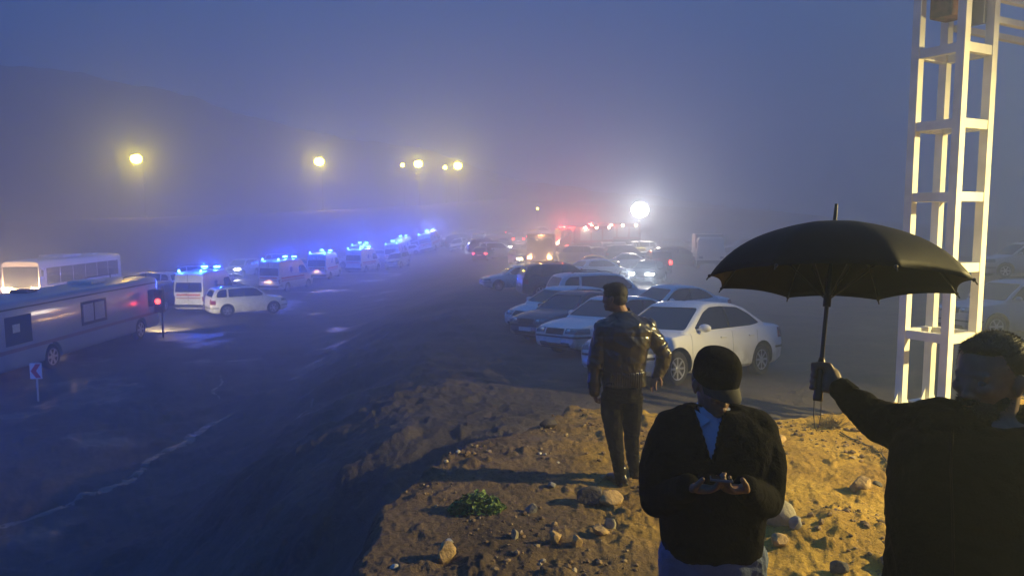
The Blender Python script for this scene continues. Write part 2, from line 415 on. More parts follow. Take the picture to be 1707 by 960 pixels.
    for x in dx:
        for s in (1, -1):
            a, b = sorted((s * (hw - .2), s * (hw + .1))); box(cut, (x, (a + b) / 2, (belt + .29) / 2), (.011, b - a, belt - .33))
    mesh_low = boolean(m2b(mesh_low), m2b(boolean(cut, lower(-.012), 'DIFFERENCE')), 'DIFFERENCE')
    bm = m2b(mesh_low); bm.from_mesh(mesh_cab)
    body = bpy.data.meshes.new('body'); bm.to_mesh(body); bm.free(); body.materials.clear()
    ob = obj('body', body, PAINT_W, root); smooth_angle(body, 32)
    body.materials.append(BLACK)
    for p_ in body.polygons:                                      # black liners inside the wheel arches
        for x in K['wx']:
            dx_, dz_ = p_.center.x - x, p_.center.z - K['r'] - .01; dd = math.hypot(dx_, dz_)
            if dd < K['r'] + .078 and abs(p_.center.y) < hw * .99 and (abs(p_.center.y) < hw - .28 or -(p_.normal.x * dx_ + p_.normal.z * dz_) / max(dd, .01) > .6):
                p_.material_index = 1
    # glass = slightly inset cabin seen through the openings
    def part_in(src, cutter, name, m, parent=root, ang=30):
        me = boolean(src, cutter, 'INTERSECT')
        if len(me.polygons) == 0: return None
        me.materials.clear(); o = obj(name, me, m, parent); smooth_angle(me, ang); return o
    part_in(cabin(-.014), prism(fpoly(-.004), 'x', xm + .05, 4), 'windshield', GLASS)
    part_in(cabin(-.014), prism(rpoly(-.004), 'x', -4, xm - .55 if kind != 'van' else -2.4), 'rear_window', GLASS)
    for s in (1, -1):
        part_in(cabin(-.012), prism(win, 'y', s * .25, s * 2), 'side_window', GLASS)
    if kind != 'van':
        bp = {'sedan': -.28, 'hatch': -.3, 'suv': -.3}[kind]
        for s in (1, -1):
            part_in(cabin(-.004), boxb(bp - .035, bp + .035, min(s * .3, s * 2), max(s * .3, s * 2), belt + .03, H - .085), 'door_pillar', BLACK)
        if kind == 'suv':
            for s in (1, -1): part_in(cabin(-.002), boxb(-1.36, -1.26, min(s * .3, s * 2), max(s * .3, s * 2), belt + .03, H - .09), 'door_pillar', ob.data.materials[0])
    # lamps, grille and bumper strips follow the body surface
    fz = {'sedan': (.60, .73), 'hatch': (.60, .75), 'suv': (.78, .94), 'van': (.80, 1.02)}[kind]
    rz_ = {'sedan': (.72, .92), 'hatch': (.72, .95), 'suv': (.75, 1.1), 'van': (.75, 1.05)}[kind]
    for s in (1, -1):
        a, b = sorted((s * hw * .42, s * (hw + .1)))
        hlm = part_in(lower(.006), boxb(hl - .42, hl + .1, a, b, *fz), 'headlight', LENS)
        zc_ = (fz[0] + fz[1]) / 2
        for yy in (.54, .74):
            u_ = .17 * boxy; bm = bmesh.new(); xq = hl - (.055 if yy < .6 else .165) * (1 if kind != 'van' else .8)
            ell(bm, (xq, s * hw * yy, zc_), (.07, .058, .052)); obj('reflector', bm, BULB, hlm, smooth=True)
        a, b = sorted((s * hw * (.60 if kind != 'van' else .86), s * (hw + .1)))
        part_in(lower(.006), boxb(-hl - .1, -hl + (.3 if kind != 'van' else .08), a, b, *rz_), 'tail_light', TAIL)
    part_in(lower(.004), boxb(hl - .3, hl + .1, -hw * .36, hw * .36, fz[0] - .03, fz[1] - .01), 'grille', BLACK)
    part_in(lower(.010), boxb(hl - .3, hl + .1, -hw * .6, hw * .6, .27, .38), 'air_intake', BLACK)
    if kind != 'hatch':
        part_in(lower(.014), boxb(hl - .45, hl + .1, -hw * 1.1, hw * 1.1, .50, .54), 'bumper_strip', BLACK)
        part_in(lower(.014), boxb(-hl - .1, -hl + .45, -hw * 1.1, hw * 1.1, .52, .56), 'bumper_strip', BLACK)
    zpl = {'sedan': .42, 'hatch': .42, 'suv': .45, 'van': .5}[kind]
    bm = bmesh.new(); box(bm, (hl + .012, 0, zpl), (.012, .5, .11)); obj('number_plate', bm, PLATE, root)
    bm = bmesh.new(); box(bm, (-hl - .012, 0, zpl + .22), (.012, .5, .11)); obj('number_plate', bm, PLATE, root)
    for x in ((.15, -.78) if kind != 'van' else (.35,)):
        for s in (1, -1):
            bm = bmesh.new(); box(bm, (x - .12 if kind != 'van' else x, s * (hw * .975 + .012), belt - .12 if kind != 'van' else 1.12), (.17, .03, .03), bev=.008)
            x_ = x; obj('door_handle', bm, ob.data.materials[0] if kind != 'van' else BLACK, root)
    mxp, mzp = {'sedan': (.72, 1.0), 'hatch': (.74, 1.02), 'suv': (.78, 1.22), 'van': (1.62, 1.5)}[kind]
    for s in (1, -1):
        bm = bmesh.new(); ell(bm, (mxp, s * (wb + .13), mzp), (.07, .125, .075) if kind != 'van' else (.08, .12, .16)); box(bm, (mxp + .02, s * (wb + .02), mzp - .03), (.05, .14, .03))
        obj('mirror', bm, PAINT_W, root, smooth=40)
    # inner arch liner and underbody
    bm = bmesh.new(); box(bm, (0, 0, .34), (L * .93, W * .72, .26)); obj('underbody', bm, BLACK, root)
    add_wheels(root, wheel_proto(K['r'], .2, 8 if kind == 'sedan' else 6), K['wx'], hw - .13, K['r'])
    if kind == 'sedan':
        bm = bmesh.new(); tube(bm, [(.1, 0, 1.46), (-.04, 0, 1.60)], .006, 6); box(bm, (.1, 0, 1.475), (.06, .03, .015)); obj('antenna', bm, BLACK, root)
    if kind == 'suv':
        for s in (1, -1):
            bm = bmesh.new(); tube(bm, [(-1.6, s * .62, 1.765), (-1.5, s * .62, 1.82), (-.2, s * .62, 1.83), (.05, s * .62, 1.77)], .016, 8); obj('roof_rail', bm, BLACK, root, smooth=True)
    root['hw'] = hw; root['wx0'] = K['wx'][0]; root['wx1'] = K['wx'][1]
    root['H'] = H
    return root
def arch_copy(K, hw):
    arch = bmesh.new()
    for x in K['wx']:
        for s in (1, -1): lathe(arch, [(K['r'] + .055, s * (hw - .33)), (K['r'] + .075, s * (hw + .2))], 30, 'y', Matrix.Translation((x, 0, K['r'] + .01)))
    return arch

PROTO = {}
def set_paint(root, paint):
    for ch in root.children:
        if ch.name.split('.')[0] in ('body', 'mirror', 'door_handle') or (ch.name.startswith('door_pillar') and ch.data.materials[0] == PAINT_W):
            if ch.data.materials[0] in (PAINT_W,):
                ch.material_slots[0].link = 'OBJECT'; ch.material_slots[0].material = paint
def set_part_mat(root, nm, m):
    for ch in root.children:
        if ch.name.split('.')[0] == nm:
            ch.material_slots[0].link = 'OBJECT'; ch.material_slots[0].material = m
LIGHTS = []
def point(loc, energy, col, radius=.08, parent=None, name='glow'):
    l = bpy.data.lights.new(name, 'POINT'); l.energy = energy; l.color = col; l.shadow_soft_size = radius
    o = bpy.data.objects.new(name, l); C.objects.link(o); o.location = loc
    if parent: o.parent = parent
    return o
def spot(loc, aim, energy, col, ang=70, radius=.06, parent=None, blend=.6, name='beam'):
    l = bpy.data.lights.new(name, 'SPOT'); l.energy = energy; l.color = col; l.shadow_soft_size = radius; l.spot_size = R(ang); l.spot_blend = blend
    o = bpy.data.objects.new(name, l); C.objects.link(o); o.location = loc
    o.rotation_euler = (Vector(aim) - Vector(loc)).to_track_quat('-Z', 'Y').to_euler()
    if parent: o.parent = parent
    return o
def settle(root, x, y, heading, wx=None, hw=None):
    """stand a vehicle on the ground at all four wheels"""
    wx0 = wx or root['wx0']; wx1 = -wx0 if wx else root['wx1']; h = hw or root['hw']
    c, s = math.cos(heading), math.sin(heading)
    def q(a, b): X, Y = x + a * c - b * s, y + a * s + b * c; return float(ground_z(np.array([X]), np.array([Y]), False)[0])
    f, b = (q(wx0, h) + q(wx0, -h)) / 2, (q(wx1, h) + q(wx1, -h)) / 2
    l, r = (q(wx0, h) + q(wx1, h)) / 2, (q(wx0, -h) + q(wx1, -h)) / 2
    pitch = math.atan2(f - b, wx0 - wx1); roll = math.atan2(l - r, 2 * h)
    z = (f + b) / 2 - (wx0 + wx1) / 2 * math.tan(pitch)
    M = Matrix.Rotation(heading, 4, 'Z') @ Matrix.Rotation(-pitch, 4, 'Y') @ Matrix.Rotation(roll, 4, 'X')
    root.location = (x, y, z + .01); root.rotation_euler = M.to_euler()
used = set()
def place(kind, px, D, heading, name, label, cat, group, paint=None, head=None, tail=None):
    if kind not in PROTO: PROTO[kind] = MAKERS[kind]()
    p = PROTO[kind]
    o = p if kind not in used else copy_tree(p)
    if kind not in used: used.add(kind); PROTO_CLEAN[kind] = True
    if 400 < px < 900 and D > 80: D = min(D, float(np.interp((px - 853.5) / F_PX, AZ, CRD)) - 11)   # keep off the road bank
    x = (px - 853.5) / F_PX * D
    settle(o, x, D, R(heading)); o.name = name
    tag(o, label, cat, group)
    if paint: PENDING.append((o, 'paint', paint))
    if head: PENDING.append((o, 'head', head))
    if tail: PENDING.append((o, 'tail', tail))
    return o
PROTO_CLEAN = {}; PENDING = []; MAKERS = {k: (lambda k=k: car(k)) for k in ('sedan', 'hatch', 'suv')}

# ambulance: the high van with coloured bands, rear doors and blue beacons
def ambulance():
    r = car('van')
    band = mat('orange_band', (.62, .12, .03), .4); red = mat('red_band', (.45, .02, .02), .4)
    for s in (1, -1):
        bm = bmesh.new(); box(bm, (-.75, s * .9985, 1.12), (3.6, .006, .16)); obj('side_stripe', bm, band, r)
        bm = bmesh.new(); box(bm, (-.75, s * .9985, .92), (3.6, .006, .07)); obj('side_stripe', bm, red, r)
    bm = bmesh.new(); box(bm, (-2.803, 0, 1.16), (.008, 1.5, .12)); obj('rear_stripe', bm, band, r)
    bm = bmesh.new(); box(bm, (-2.803, 0, .96), (.008, 1.5, .05)); obj('rear_stripe', bm, red, r)
    bm = bmesh.new(); box(bm, (-2.80, 0, 1.45), (.012, .02, 1.9)); obj('rear_door_gap', bm, SEAM, r)
    bm = bmesh.new(); box(bm, (-2.86, 0, .46), (.14, 1.8, .14), bev=.02); obj('rear_bumper', bm, BLACK, r)
    bm = bmesh.new(); box(bm, (-2.82, .12, 1.2), (.04, .03, .14)); obj('door_handle', bm, BLACK, r)
    # light bar on the roof front, single beacons at the rear corners
    bm = bmesh.new(); box(bm, (.55, 0, 2.61), (.3, 1.3, .07), bev=.02); lb = obj('light_bar', bm, BLACK, r)
    for s in (1, -1):
        bm = bmesh.new(); box(bm, (.55, s * .42, 2.70), (.24, .36, .11), bev=.03); obj('beacon', bm, E_BLUE, lb, smooth=40)
        bm = bmesh.new(); lathe(bm, [(.075, 2.56), (.075, 2.66), (.05, 2.70), (.01, 2.71)], 14, 'z', Matrix.Translation((-2.45, s * .7, 0))); obj('beacon', bm, E_BLUE, r, smooth=40)
    bm = bmesh.new(); box(bm, (-.9, 0, 2.60), (.7, .6, .1), bev=.03); obj('roof_vent', bm, PAINT_W, r)
    # emergency emblem on the side: a six-armed star
    for s in (1, -1):
        bm = bmesh.new()
        for k in range(3): box(bm, (-1.0, s * .9995, 1.75), (.5, .006 + k * .003, .12), Matrix.Rotation(R(60 * k + 30), 3, 'Y'))
        obj('star_emblem', bm, mat('emblem_blue', (.03, .10, .45), .4), r)
    return r
MAKERS['ambulance'] = ambulance

def long_body(L, W, H, zb, inf=0, rnd=.14, nose=.1):
    rings = []
    for x in [-L / 2, -L / 2 + .06, -L / 2 + .2, -L / 4, 0, L / 4, L / 2 - .3, L / 2 - .08, L / 2]:
        u = max(0, (abs(x) - L / 2 + .3) / .3) ** 2
        hw = W / 2 - .06 * u + inf; zt = H - .08 * u + inf; z0 = zb - inf + .05 * u
        xx = x + (inf if x >= L / 2 - .001 else -inf if x <= -L / 2 + .001 else 0)
        sec = [(hw - .05, z0), (hw, z0 + .08), (hw, zb + .9), (hw - .02, zt - rnd * 1.6), (hw - .06, zt - rnd * .8), (hw - rnd, zt - .25 * rnd), (hw - rnd * 2.4, zt)]
        rings.append([(xx, a, b) for a, b in sec] + [(xx, 0, zt + .04)] + [(xx, -a, b) for a, b in sec[::-1]])
    return loft(rings)
def conf(src, cutter, name, m, root, ang=30):
    me = boolean(src, cutter, 'INTERSECT'); me.materials.clear(); o = obj(name, me, m, root); smooth_angle(me, ang); return o
def bus():
    r = thing('bus', '', 'bus'); L, W, H = 11.0, 2.5, 3.15
    arch = bmesh.new()
    for x in (3.6, -2.9):
        for s in (1, -1): lathe(arch, [(.56, s * 1.0), (.56, s * 1.5)], 26, 'y', Matrix.Translation((x, 0, .5)))
    me = boolean(long_body(L, W, H, .35), arch, 'DIFFERENCE'); me.materials.clear(); obj('body', me, PAINT_W, r); smooth_angle(me, 30)
    for s in (1, -1):
        for i in range(6):
            x0 = -4.9 + i * 1.62
            a, b = sorted((s * 1.1, s * 1.5)); conf(long_body(L, W, H, .35, .008), boxb(x0, x0 + 1.55, a, b, 1.55, 2.65), 'side_window', GLASS, r)
    conf(long_body(L, W, H, .35, .010), boxb(5.2, 5.8, -1.12, 1.12, 1.35, 2.75), 'windshield', GLASS, r)
    conf(long_body(L, W, H, .35, .010), boxb(-5.8, -5.3, -.95, .95, 1.7, 2.6), 'rear_window', GLASS, r)
    for s in (1, -1):
        a, b = sorted((s * .72, s * 1.1)); conf(long_body(L, W, H, .35, .012), boxb(5.3, 5.8, a, b, 1.15, 1.4), 'headlight', LENS, r)
        conf(long_body(L, W, H, .35, .012), boxb(-5.8, -5.4, a, b, .8, 1.1), 'tail_light', TAIL, r)
        bm = bmesh.new(); box(bm, (5.55, s * 1.42, 2.35), (.14, .12, .4), bev=.03); tube(bm, [(5.35, s * 1.1, 2.7), (5.55, s * 1.42, 2.55)], .02, 6); obj('mirror', bm, BLACK, r)
    bm = bmesh.new(); box(bm, (.8, 0, 3.27), (2.4, 1.7, .2), bev=.07); obj('roof_unit', bm, PAINT_W, r)
    bm = bmesh.new(); box(bm, (-3.2, 0, 3.22), (.8, .8, .1), bev=.03); obj('roof_hatch', bm, PAINT_W, r)
    conf(long_body(L, W, H, .35, .005), boxb(-5.4, 5.4, -1.4, 1.4, 1.0, 1.12), 'side_stripe', mat('stripe_grey', (.25, .2, .3), .4), r)
    add_wheels(r, wheel_proto(.5, .28, 6, True), (3.6, -2.9), 1.08, .5)
    r['hw'] = 1.2; r['wx0'] = 3.6; r['wx1'] = -2.9; return r
MAKERS['bus'] = bus
def clinic():
    """long pale coach-built trailer body used as mobile clinic"""
    r = thing('coach', '', 'coach'); L, W, H = 14.0, 2.5, 2.95
    arch = bmesh.new()
    for x in (5.0, -2.2):
        for s in (1, -1): lathe(arch, [(.58, s * 1.0), (.58, s * 1.5)], 26, 'y', Matrix.Translation((x, 0, .52)))
    me = boolean(long_body(L, W, H, .45, rnd=.1), arch, 'DIFFERENCE'); me.materials.clear(); obj('body', me, dirty_paint('coach_paint', (.34, .40, .52)), r); smooth_angle(me, 30)
    for x0, x1 in ((.15, 1.55),):
        for s in (1, -1):
            a, b = sorted((s * 1.1, s * 1.5)); fr = conf(long_body(L, W, H, .45, .016, .1), boxb(x0 - .3, x1 + .3, a, b, 1.42, 2.42), 'window_frame', BLACK, r)
            for k in (0, 1):
                xa = x0 - .16 + k * .89; conf(long_body(L, W, H, .45, .024, .1), boxb(xa, xa + .78, a, b, 1.55, 2.3), 'window_pane', mat('blind_white', (.55, .57, .6), .35), fr)
    for s in (1, -1):
        a, b = sorted((s * 1.1, s * 1.5)); fr = conf(long_body(L, W, H, .45, .014, .1), boxb(-5.0, -3.5, a, b, 1.35, 2.4), 'side_window', GLASS, r)
        conf(long_body(L, W, H, .45, .022, .1), boxb(-4.6, -4.2, a, b, 1.8, 2.1), 'window_poster', mat('paper_white', (.7, .7, .72), .6), fr)
        a, b = sorted((s * 1.1, s * 1.5)); conf(long_body(L, W, H, .45, .012, .1), boxb(5.8, 6.75, a, b, 1.5, 2.35), 'side_window', GLASS, r)
        conf(long_body(L, W, H, .45, .006, .1), boxb(-6.7, 6.7, a, b, 1.08, 1.22), 'side_stripe', mat('stripe_mauve', (.22, .13, .22), .4), r)
        conf(long_body(L, W, H, .45, .008, .1), boxb(-6.7, 6.7, a, b, 2.64, 2.70), 'rain_gutter', BLACK, r)
        a, b = sorted((s * .75, s * 1.12)); conf(long_body(L, W, H, .45, .012, .1), boxb(6.7, 7.3, a, b, .8, 1.02), 'headlight', LENS, r)
    conf(long_body(L, W, H, .45, .010, .1), boxb(6.6, 7.3, -1.12, 1.12, 1.4, 2.45), 'windshield', GLASS, r)
    bm = bmesh.new(); box(bm, (2.6, 0, 3.05), (1.2, 1.1, .16), bev=.04); obj('roof_unit', bm, PAINT_W, r)
    bm = bmesh.new(); box(bm, (-1.6, .2, 3.04), (.7, .7, .14), bev=.04); obj('roof_hatch', bm, BLACK, r)
    bm = bmesh.new(); tube(bm, [(4.2, -.9, 2.95), (4.2, -.9, 3.12), (6.4, -.9, 3.12), (6.4, -.9, 2.95)], .025, 8); tube(bm, [(4.2, .9, 2.95), (4.2, .9, 3.12), (6.4, .9, 3.12), (6.4, .9, 2.95)], .025, 8); obj('roof_rack', bm, BLACK, r)
    add_wheels(r, wheel_proto(.5, .28, 6, True), (5.0, -2.2), 1.08, .5)
    r['hw'] = 1.2; r['wx0'] = 5.0; r['wx1'] = -2.2; return r
MAKERS['clinic'] = clinic
def truck(firetruck=True):
    r = thing('truck', '', 'truck'); p = PAINT_R if firetruck else mat('truck_cream', (.5, .5, .45), .5)
    L = 7.5 if firetruck else 5.2
    bm = bmesh.new(); box(bm, (-.9 if firetruck else -.7, 0, 1.95), (L - 2.2, 2.4, 2.0), bev=.07); obj('cargo_box', bm, p, r)
    bm = loft([[(x, a, z) for a, z in [(1.1, .6), (1.18, .8), (1.18, 1.5), (zt_ * 0 + 1.08, zt_ - .15), (.95, zt_), (-.95, zt_), (-1.08, zt_ - .15), (-1.18, 1.5), (-1.18, .8), (-1.1, .6)]] for x, zt_ in [(L / 2 - 1.6, 2.7), (L / 2 - .9, 2.72), (L / 2 - .45, 2.6), (L / 2 - .12, 1.9), (L / 2, 1.6), (L / 2 + .02, 1.2)]])
    cab = obj('cab', bm, p, r); smooth_angle(cab.data, 35)
    bm = bmesh.new(); box(bm, (L / 2 - .25, 0, 2.12), (.03, 1.9, .78), Matrix.Rotation(R(-25), 3, 'Y')); obj('windshield', bm, GLASS, r)
    for s in (1, -1):
        bm = bmesh.new(); box(bm, (L / 2 - .95, s * 1.15, 2.0), (.75, .03, .6)); obj('side_window', bm, GLASS, r)
        bm = bmesh.new(); box(bm, (L / 2 + .02, s * .85, 1.0), (.06, .34, .2), bev=.02); obj('headlight', bm, LENS, r)
        bm = bmesh.new(); box(bm, (-L / 2 + .15, s * .95, .95), (.06, .3, .16), bev=.01); obj('tail_light', bm, TAIL, r)
    bm = bmesh.new(); box(bm, (0, 0, .72), (L - .3, .9, .3)); obj('chassis', bm, BLACK, r)
    bm = bmesh.new(); box(bm, (L / 2 + .05, 0, .65), (.16, 2.3, .26), bev=.03); obj('front_bumper', bm, BLACK, r)
    if firetruck:
        bm = bmesh.new(); box(bm, (L / 2 - 1.0, 0, 2.82), (.3, 1.5, .18), bev=.04); obj('light_bar', bm, E_RED, r)
        bm = bmesh.new()
        for s in (.25, -.25): tube(bm, [(-L / 2 + .4, s, 3.05), (1.4, s, 3.05)], .03, 6)
        for k in range(12): tube(bm, [(-3.2 + k * .38, .25, 3.05), (-3.2 + k * .38, -.25, 3.05)], .02, 6)
        obj('ladder', bm, STEEL, r)
        for x_ in (-2.9, -1.2, .3):
            for s in (1, -1):
                bm = bmesh.new(); ell(bm, (x_, s * 1.24, 2.75), (.16, .08, .13)); obj('work_lamp', bm, emis('lit_work_lamp', (1, .72, .4), 90), r, smooth=True)
        for s in (1, -1):
            for k in range(3):
                bm = bmesh.new(); box(bm, (-2.8 + k * 1.55, s * 1.205, 1.9), (1.35, .02, 1.3)); obj('locker_shutter', bm, STEEL, r)
    add_wheels(r, wheel_proto(.48, .28, 6, True), (L / 2 - 1.0, -L / 2 + 1.4), 1.0, .48)
    r['hw'] = 1.1; r['wx0'] = L / 2 - 1.0; r['wx1'] = -L / 2 + 1.4; return r
MAKERS['firetruck'] = truck; MAKERS['boxtruck'] = lambda: truck(False)
# ------------------------------------------------------------------ ground sheet
def build_ground():
    az = np.concatenate([np.linspace(-180, -50, 60, endpoint=False), np.linspace(-50, -14, 330, endpoint=False), np.linspace(-14, 42, 640, endpoint=False), np.linspace(42, 180, 70, endpoint=False)])
    rr = np.concatenate([np.linspace(.6, 3.5, 30, endpoint=False), np.geomspace(3.5, 14, 300, endpoint=False), np.geomspace(14, 60, 150, endpoint=False), np.geomspace(60, 250, 110)])
    A, Rr = np.meshgrid(np.radians(az), rr)
    X = np.sin(A) * Rr; Y = np.cos(A) * Rr; Z = ground_z(X, Y, True)
    n, m = X.shape
    v = np.stack([X, Y, Z], -1).reshape(-1, 3)
    v = np.vstack([v, [[0, 0, gz(0, 0)]]])
    i, j = np.meshgrid(np.arange(n - 1), np.arange(m), indexing='ij'); j2 = (j + 1) % m
    q = np.stack([i * m + j, i * m + j2, (i + 1) * m + j2, (i + 1) * m + j], -1).reshape(-1, 4)
    me = bpy.data.meshes.new('ground')
    tri = np.stack([np.full(m, n * m), (np.arange(m) + 1) % m, np.arange(m)], -1)
    nl = q.size + tri.size
    me.vertices.add(len(v)); me.vertices.foreach_set('co', v.ravel())
    me.loops.add(nl); me.loops.foreach_set('vertex_index', np.concatenate([q[:, ::-1].ravel(), tri[:, ::-1].ravel()]))
    st = np.concatenate([np.arange(len(q)) * 4, q.size + np.arange(m) * 3])
    me.polygons.add(len(st)); me.polygons.foreach_set('loop_start', st)
    me.update(); me.validate()
    me.polygons.foreach_set('use_smooth', [True] * len(me.polygons))
    g = bpy.data.materials.new('wet_earth'); g.use_nodes = True; n_ = g.node_tree; b = n_.nodes['Principled BSDF']
    N = n_.nodes.new; Lk = n_.links.new
    geo = N('ShaderNodeNewGeometry'); sep = N('ShaderNodeSeparateXYZ'); Lk(geo.outputs['Position'], sep.inputs[0])
    def noise(s, d=8, r=.55, dist=0):
        x = N('ShaderNodeTexNoise'); x.inputs['Scale'].default_value = s; x.inputs['Detail'].default_value = d; x.inputs['Roughness'].default_value = r; x.inputs['Distortion'].default_value = dist
        Lk(geo.outputs['Position'], x.inputs['Vector']); return x.outputs[0]
    def ramp(f, a, c, ca=(0, 0, 0, 1), cb=(1, 1, 1, 1)):
        x = N('ShaderNodeValToRGB'); x.color_ramp.elements[0].position = a; x.color_ramp.elements[1].position = c
        x.color_ramp.elements[0].color = ca; x.color_ramp.elements[1].color = cb; Lk(f, x.inputs[0]); return x.outputs[0]
    def mix(f, a, c):
        x = N('ShaderNodeMix'); x.data_type = 'RGBA'
        if isinstance(f, float): x.inputs[0].default_value = f
        else: Lk(f, x.inputs[0])
        for s, q_ in ((6, a), (7, c)):
            if isinstance(q_, tuple): x.inputs[s].default_value = (*q_, 1)
            else: Lk(q_, x.inputs[s])
        return x.outputs[2]
    def math_(op, a, c=None):
        x = N('ShaderNodeMath'); x.operation = op
        for s, q_ in ((0, a), (1, c)):
            if q_ is None: continue
            if isinstance(q_, (int, float)): x.inputs[s].default_value = q_
            else: Lk(q_, x.inputs[s])
        return x.outputs[0]
    mud = mix(ramp(noise(.5), .3, .7), (.04, .035, .032), (.15, .12, .095))
    mud = mix(ramp(noise(9, 10, .7), .42, .62), mud, (.085, .072, .06))
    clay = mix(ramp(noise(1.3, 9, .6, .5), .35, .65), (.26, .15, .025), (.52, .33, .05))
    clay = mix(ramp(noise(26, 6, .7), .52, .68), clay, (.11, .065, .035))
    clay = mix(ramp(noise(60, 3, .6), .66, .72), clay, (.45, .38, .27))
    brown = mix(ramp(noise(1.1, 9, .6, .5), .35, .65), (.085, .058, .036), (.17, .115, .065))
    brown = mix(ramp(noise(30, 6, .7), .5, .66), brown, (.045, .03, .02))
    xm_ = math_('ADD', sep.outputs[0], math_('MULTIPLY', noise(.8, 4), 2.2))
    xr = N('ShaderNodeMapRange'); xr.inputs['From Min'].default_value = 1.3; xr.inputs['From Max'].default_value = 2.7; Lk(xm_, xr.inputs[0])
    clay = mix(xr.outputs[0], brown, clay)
    # the clay heap stands above z = -0.45
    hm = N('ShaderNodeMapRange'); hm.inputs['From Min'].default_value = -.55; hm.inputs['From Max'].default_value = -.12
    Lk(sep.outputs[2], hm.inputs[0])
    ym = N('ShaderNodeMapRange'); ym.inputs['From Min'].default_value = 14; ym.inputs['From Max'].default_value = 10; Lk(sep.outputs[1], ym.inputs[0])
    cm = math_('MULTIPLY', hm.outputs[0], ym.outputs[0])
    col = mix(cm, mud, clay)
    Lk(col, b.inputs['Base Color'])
    pud = ramp(noise(.22, 5, .5, .3), .56, .62)
    wet = ramp(noise(1.1, 8, .6), .35, .65)
    ro = math_('SUBTRACT', .9, math_('MULTIPLY', wet, .14)); b.inputs['Specular IOR Level'].default_value = .3
    low = N('ShaderNodeMapRange'); low.inputs['From Min'].default_value = -3.1; low.inputs['From Max'].default_value = -3.45; Lk(sep.outputs[2], low.inputs[0])
    p2 = math_('MULTIPLY', pud, low.outputs[0])
    ro = math_('SUBTRACT', ro, math_('MULTIPLY', p2, .42)); ro = math_('MAXIMUM', ro, .06)
    Lk(ro, b.inputs['Roughness'])
    bp = N('ShaderNodeBump'); bp.inputs['Distance'].default_value = .05
    Lk(math_('SUBTRACT', .75, math_('MULTIPLY', p2, .6)), bp.inputs['Strength'])
    hh = math_('ADD', noise(14, 10, .7), math_('MULTIPLY', noise(55, 5, .7), .4)); Lk(hh, bp.inputs['Height'])
    Lk(bp.outputs[0], b.inputs['Normal'])
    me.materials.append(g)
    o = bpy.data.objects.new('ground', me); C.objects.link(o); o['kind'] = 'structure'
build_ground()

# hill behind the raised road
def build_hill():
    HX = (np.array([-1100, -300, 0, 150, 300, 500, 700, 850, 1000, 1100, 1250, 1400, 1700]) - 853.5) / 1250
    HY = np.array([100, 118, 122, 132, 168, 208, 250, 292, 322, 334, 348, 372, 400.])
    n, m = 60, 220
    a = np.linspace(HX[0], HX[-1], m); s = np.linspace(0, 1, n)
    A, Sx = np.meshgrid(a, s)
    D1 = np.interp(A * 1250 + 853.5, [0, 400, 700, 1100], [106, 128, 158, 168]); D0 = D1 - 24
    D = D0 + (D1 - D0) * np.minimum(Sx * 1.25, 1) + np.maximum(Sx - .8, 0) * 200
    top = 2.3 + (HOR - np.interp(A, HX, HY)) / 1250 * D1
    X = A * D; Y = D
    base = ground_z(X, Y, False) - 1.0
    prof = sst(np.minimum(Sx * 1.25, 1)) 
    Z = base + (top - base) * prof + (1.8 * fbm(X * .06, Y * .06, o=5) + .5 * fbm(X * .4, Y * .4, o=3)) * prof
    Z = np.where(Sx > .8, Z - (Sx - .8) * 10, Z)
    me = bpy.data.meshes.new('hill'); v = np.stack([X, Y, Z], -1).reshape(-1, 3)
    f = [(i * m + j, i * m + j + 1, (i + 1) * m + j + 1, (i + 1) * m + j) for i in range(n - 1) for j in range(m - 1)]
    me.from_pydata(v.tolist(), [], f); me.polygons.foreach_set('use_smooth', [True] * len(f))
    o = obj('hill', me, mat('hill_earth', (.05, .045, .04), .95, bump=.6, bscale=.5, var=.5, vscale=.08)); o['kind'] = 'structure'
build_hill()

# runnels of water on the mud: strips draped on the ground
def strip(pts, wid, name, m, lift=.012, kind='structure'):
    P_ = [G(*p) for p in pts]
    xs = np.array([p.x for p in P_]); ys = np.array([p.y for p in P_]); t = np.linspace(0, len(P_) - 1, 160)
    X = np.interp(t, range(len(P_)), xs) ; Y = np.interp(t, range(len(P_)), ys)
    X = X + .3 * fbm(t * 1.6, t * 0 + 3, o=2); Y = Y + .25 * fbm(t * 1.9, t * 0 + 8, o=2)
    dx, dy = np.gradient(X), np.gradient(Y); l = np.hypot(dx, dy) + 1e-6; nx, ny = -dy / l, dx / l
    w_ = wid * (.45 + .75 * np.abs(vnoise(t * 1.9, t * 0))) * np.minimum(1, np.minimum(t, t[-1] - t) * 2 + .1)
    rows = []
    for k in np.linspace(-1, 1, 5):
        x, y = X + nx * w_ * k, Y + ny * w_ * k; z = ground_z(x, y, True) + lift * (1 - .9 * abs(k)); rows.append(np.stack([x, y, z], -1))
    v = np.concatenate(rows); n = 160
    f = [(r * n + i, r * n + i + 1, (r + 1) * n + i + 1, (r + 1) * n + i) for r in range(4) for i in range(n - 1)]
    me = bpy.data.meshes.new(name); me.from_pydata(v.tolist(), [], f); o = obj(name, me, m); me.polygons.foreach_set('use_smooth', [True] * len(f)); o['kind'] = kind
WATER = mat('silty_water', (.13, .12, .11), .42, spec=.4, bump=.25, bscale=6)
strip([(-60, 905), (60, 865), (170, 820), (235, 790), (260, 760), (330, 725), (385, 690)], .19, 'water', WATER)
strip([(355, 668), (375, 640), (372, 625)], .09, 'water', WATER)
strip([(505, 700), (520, 680), (532, 655)], .06, 'water', WATER)

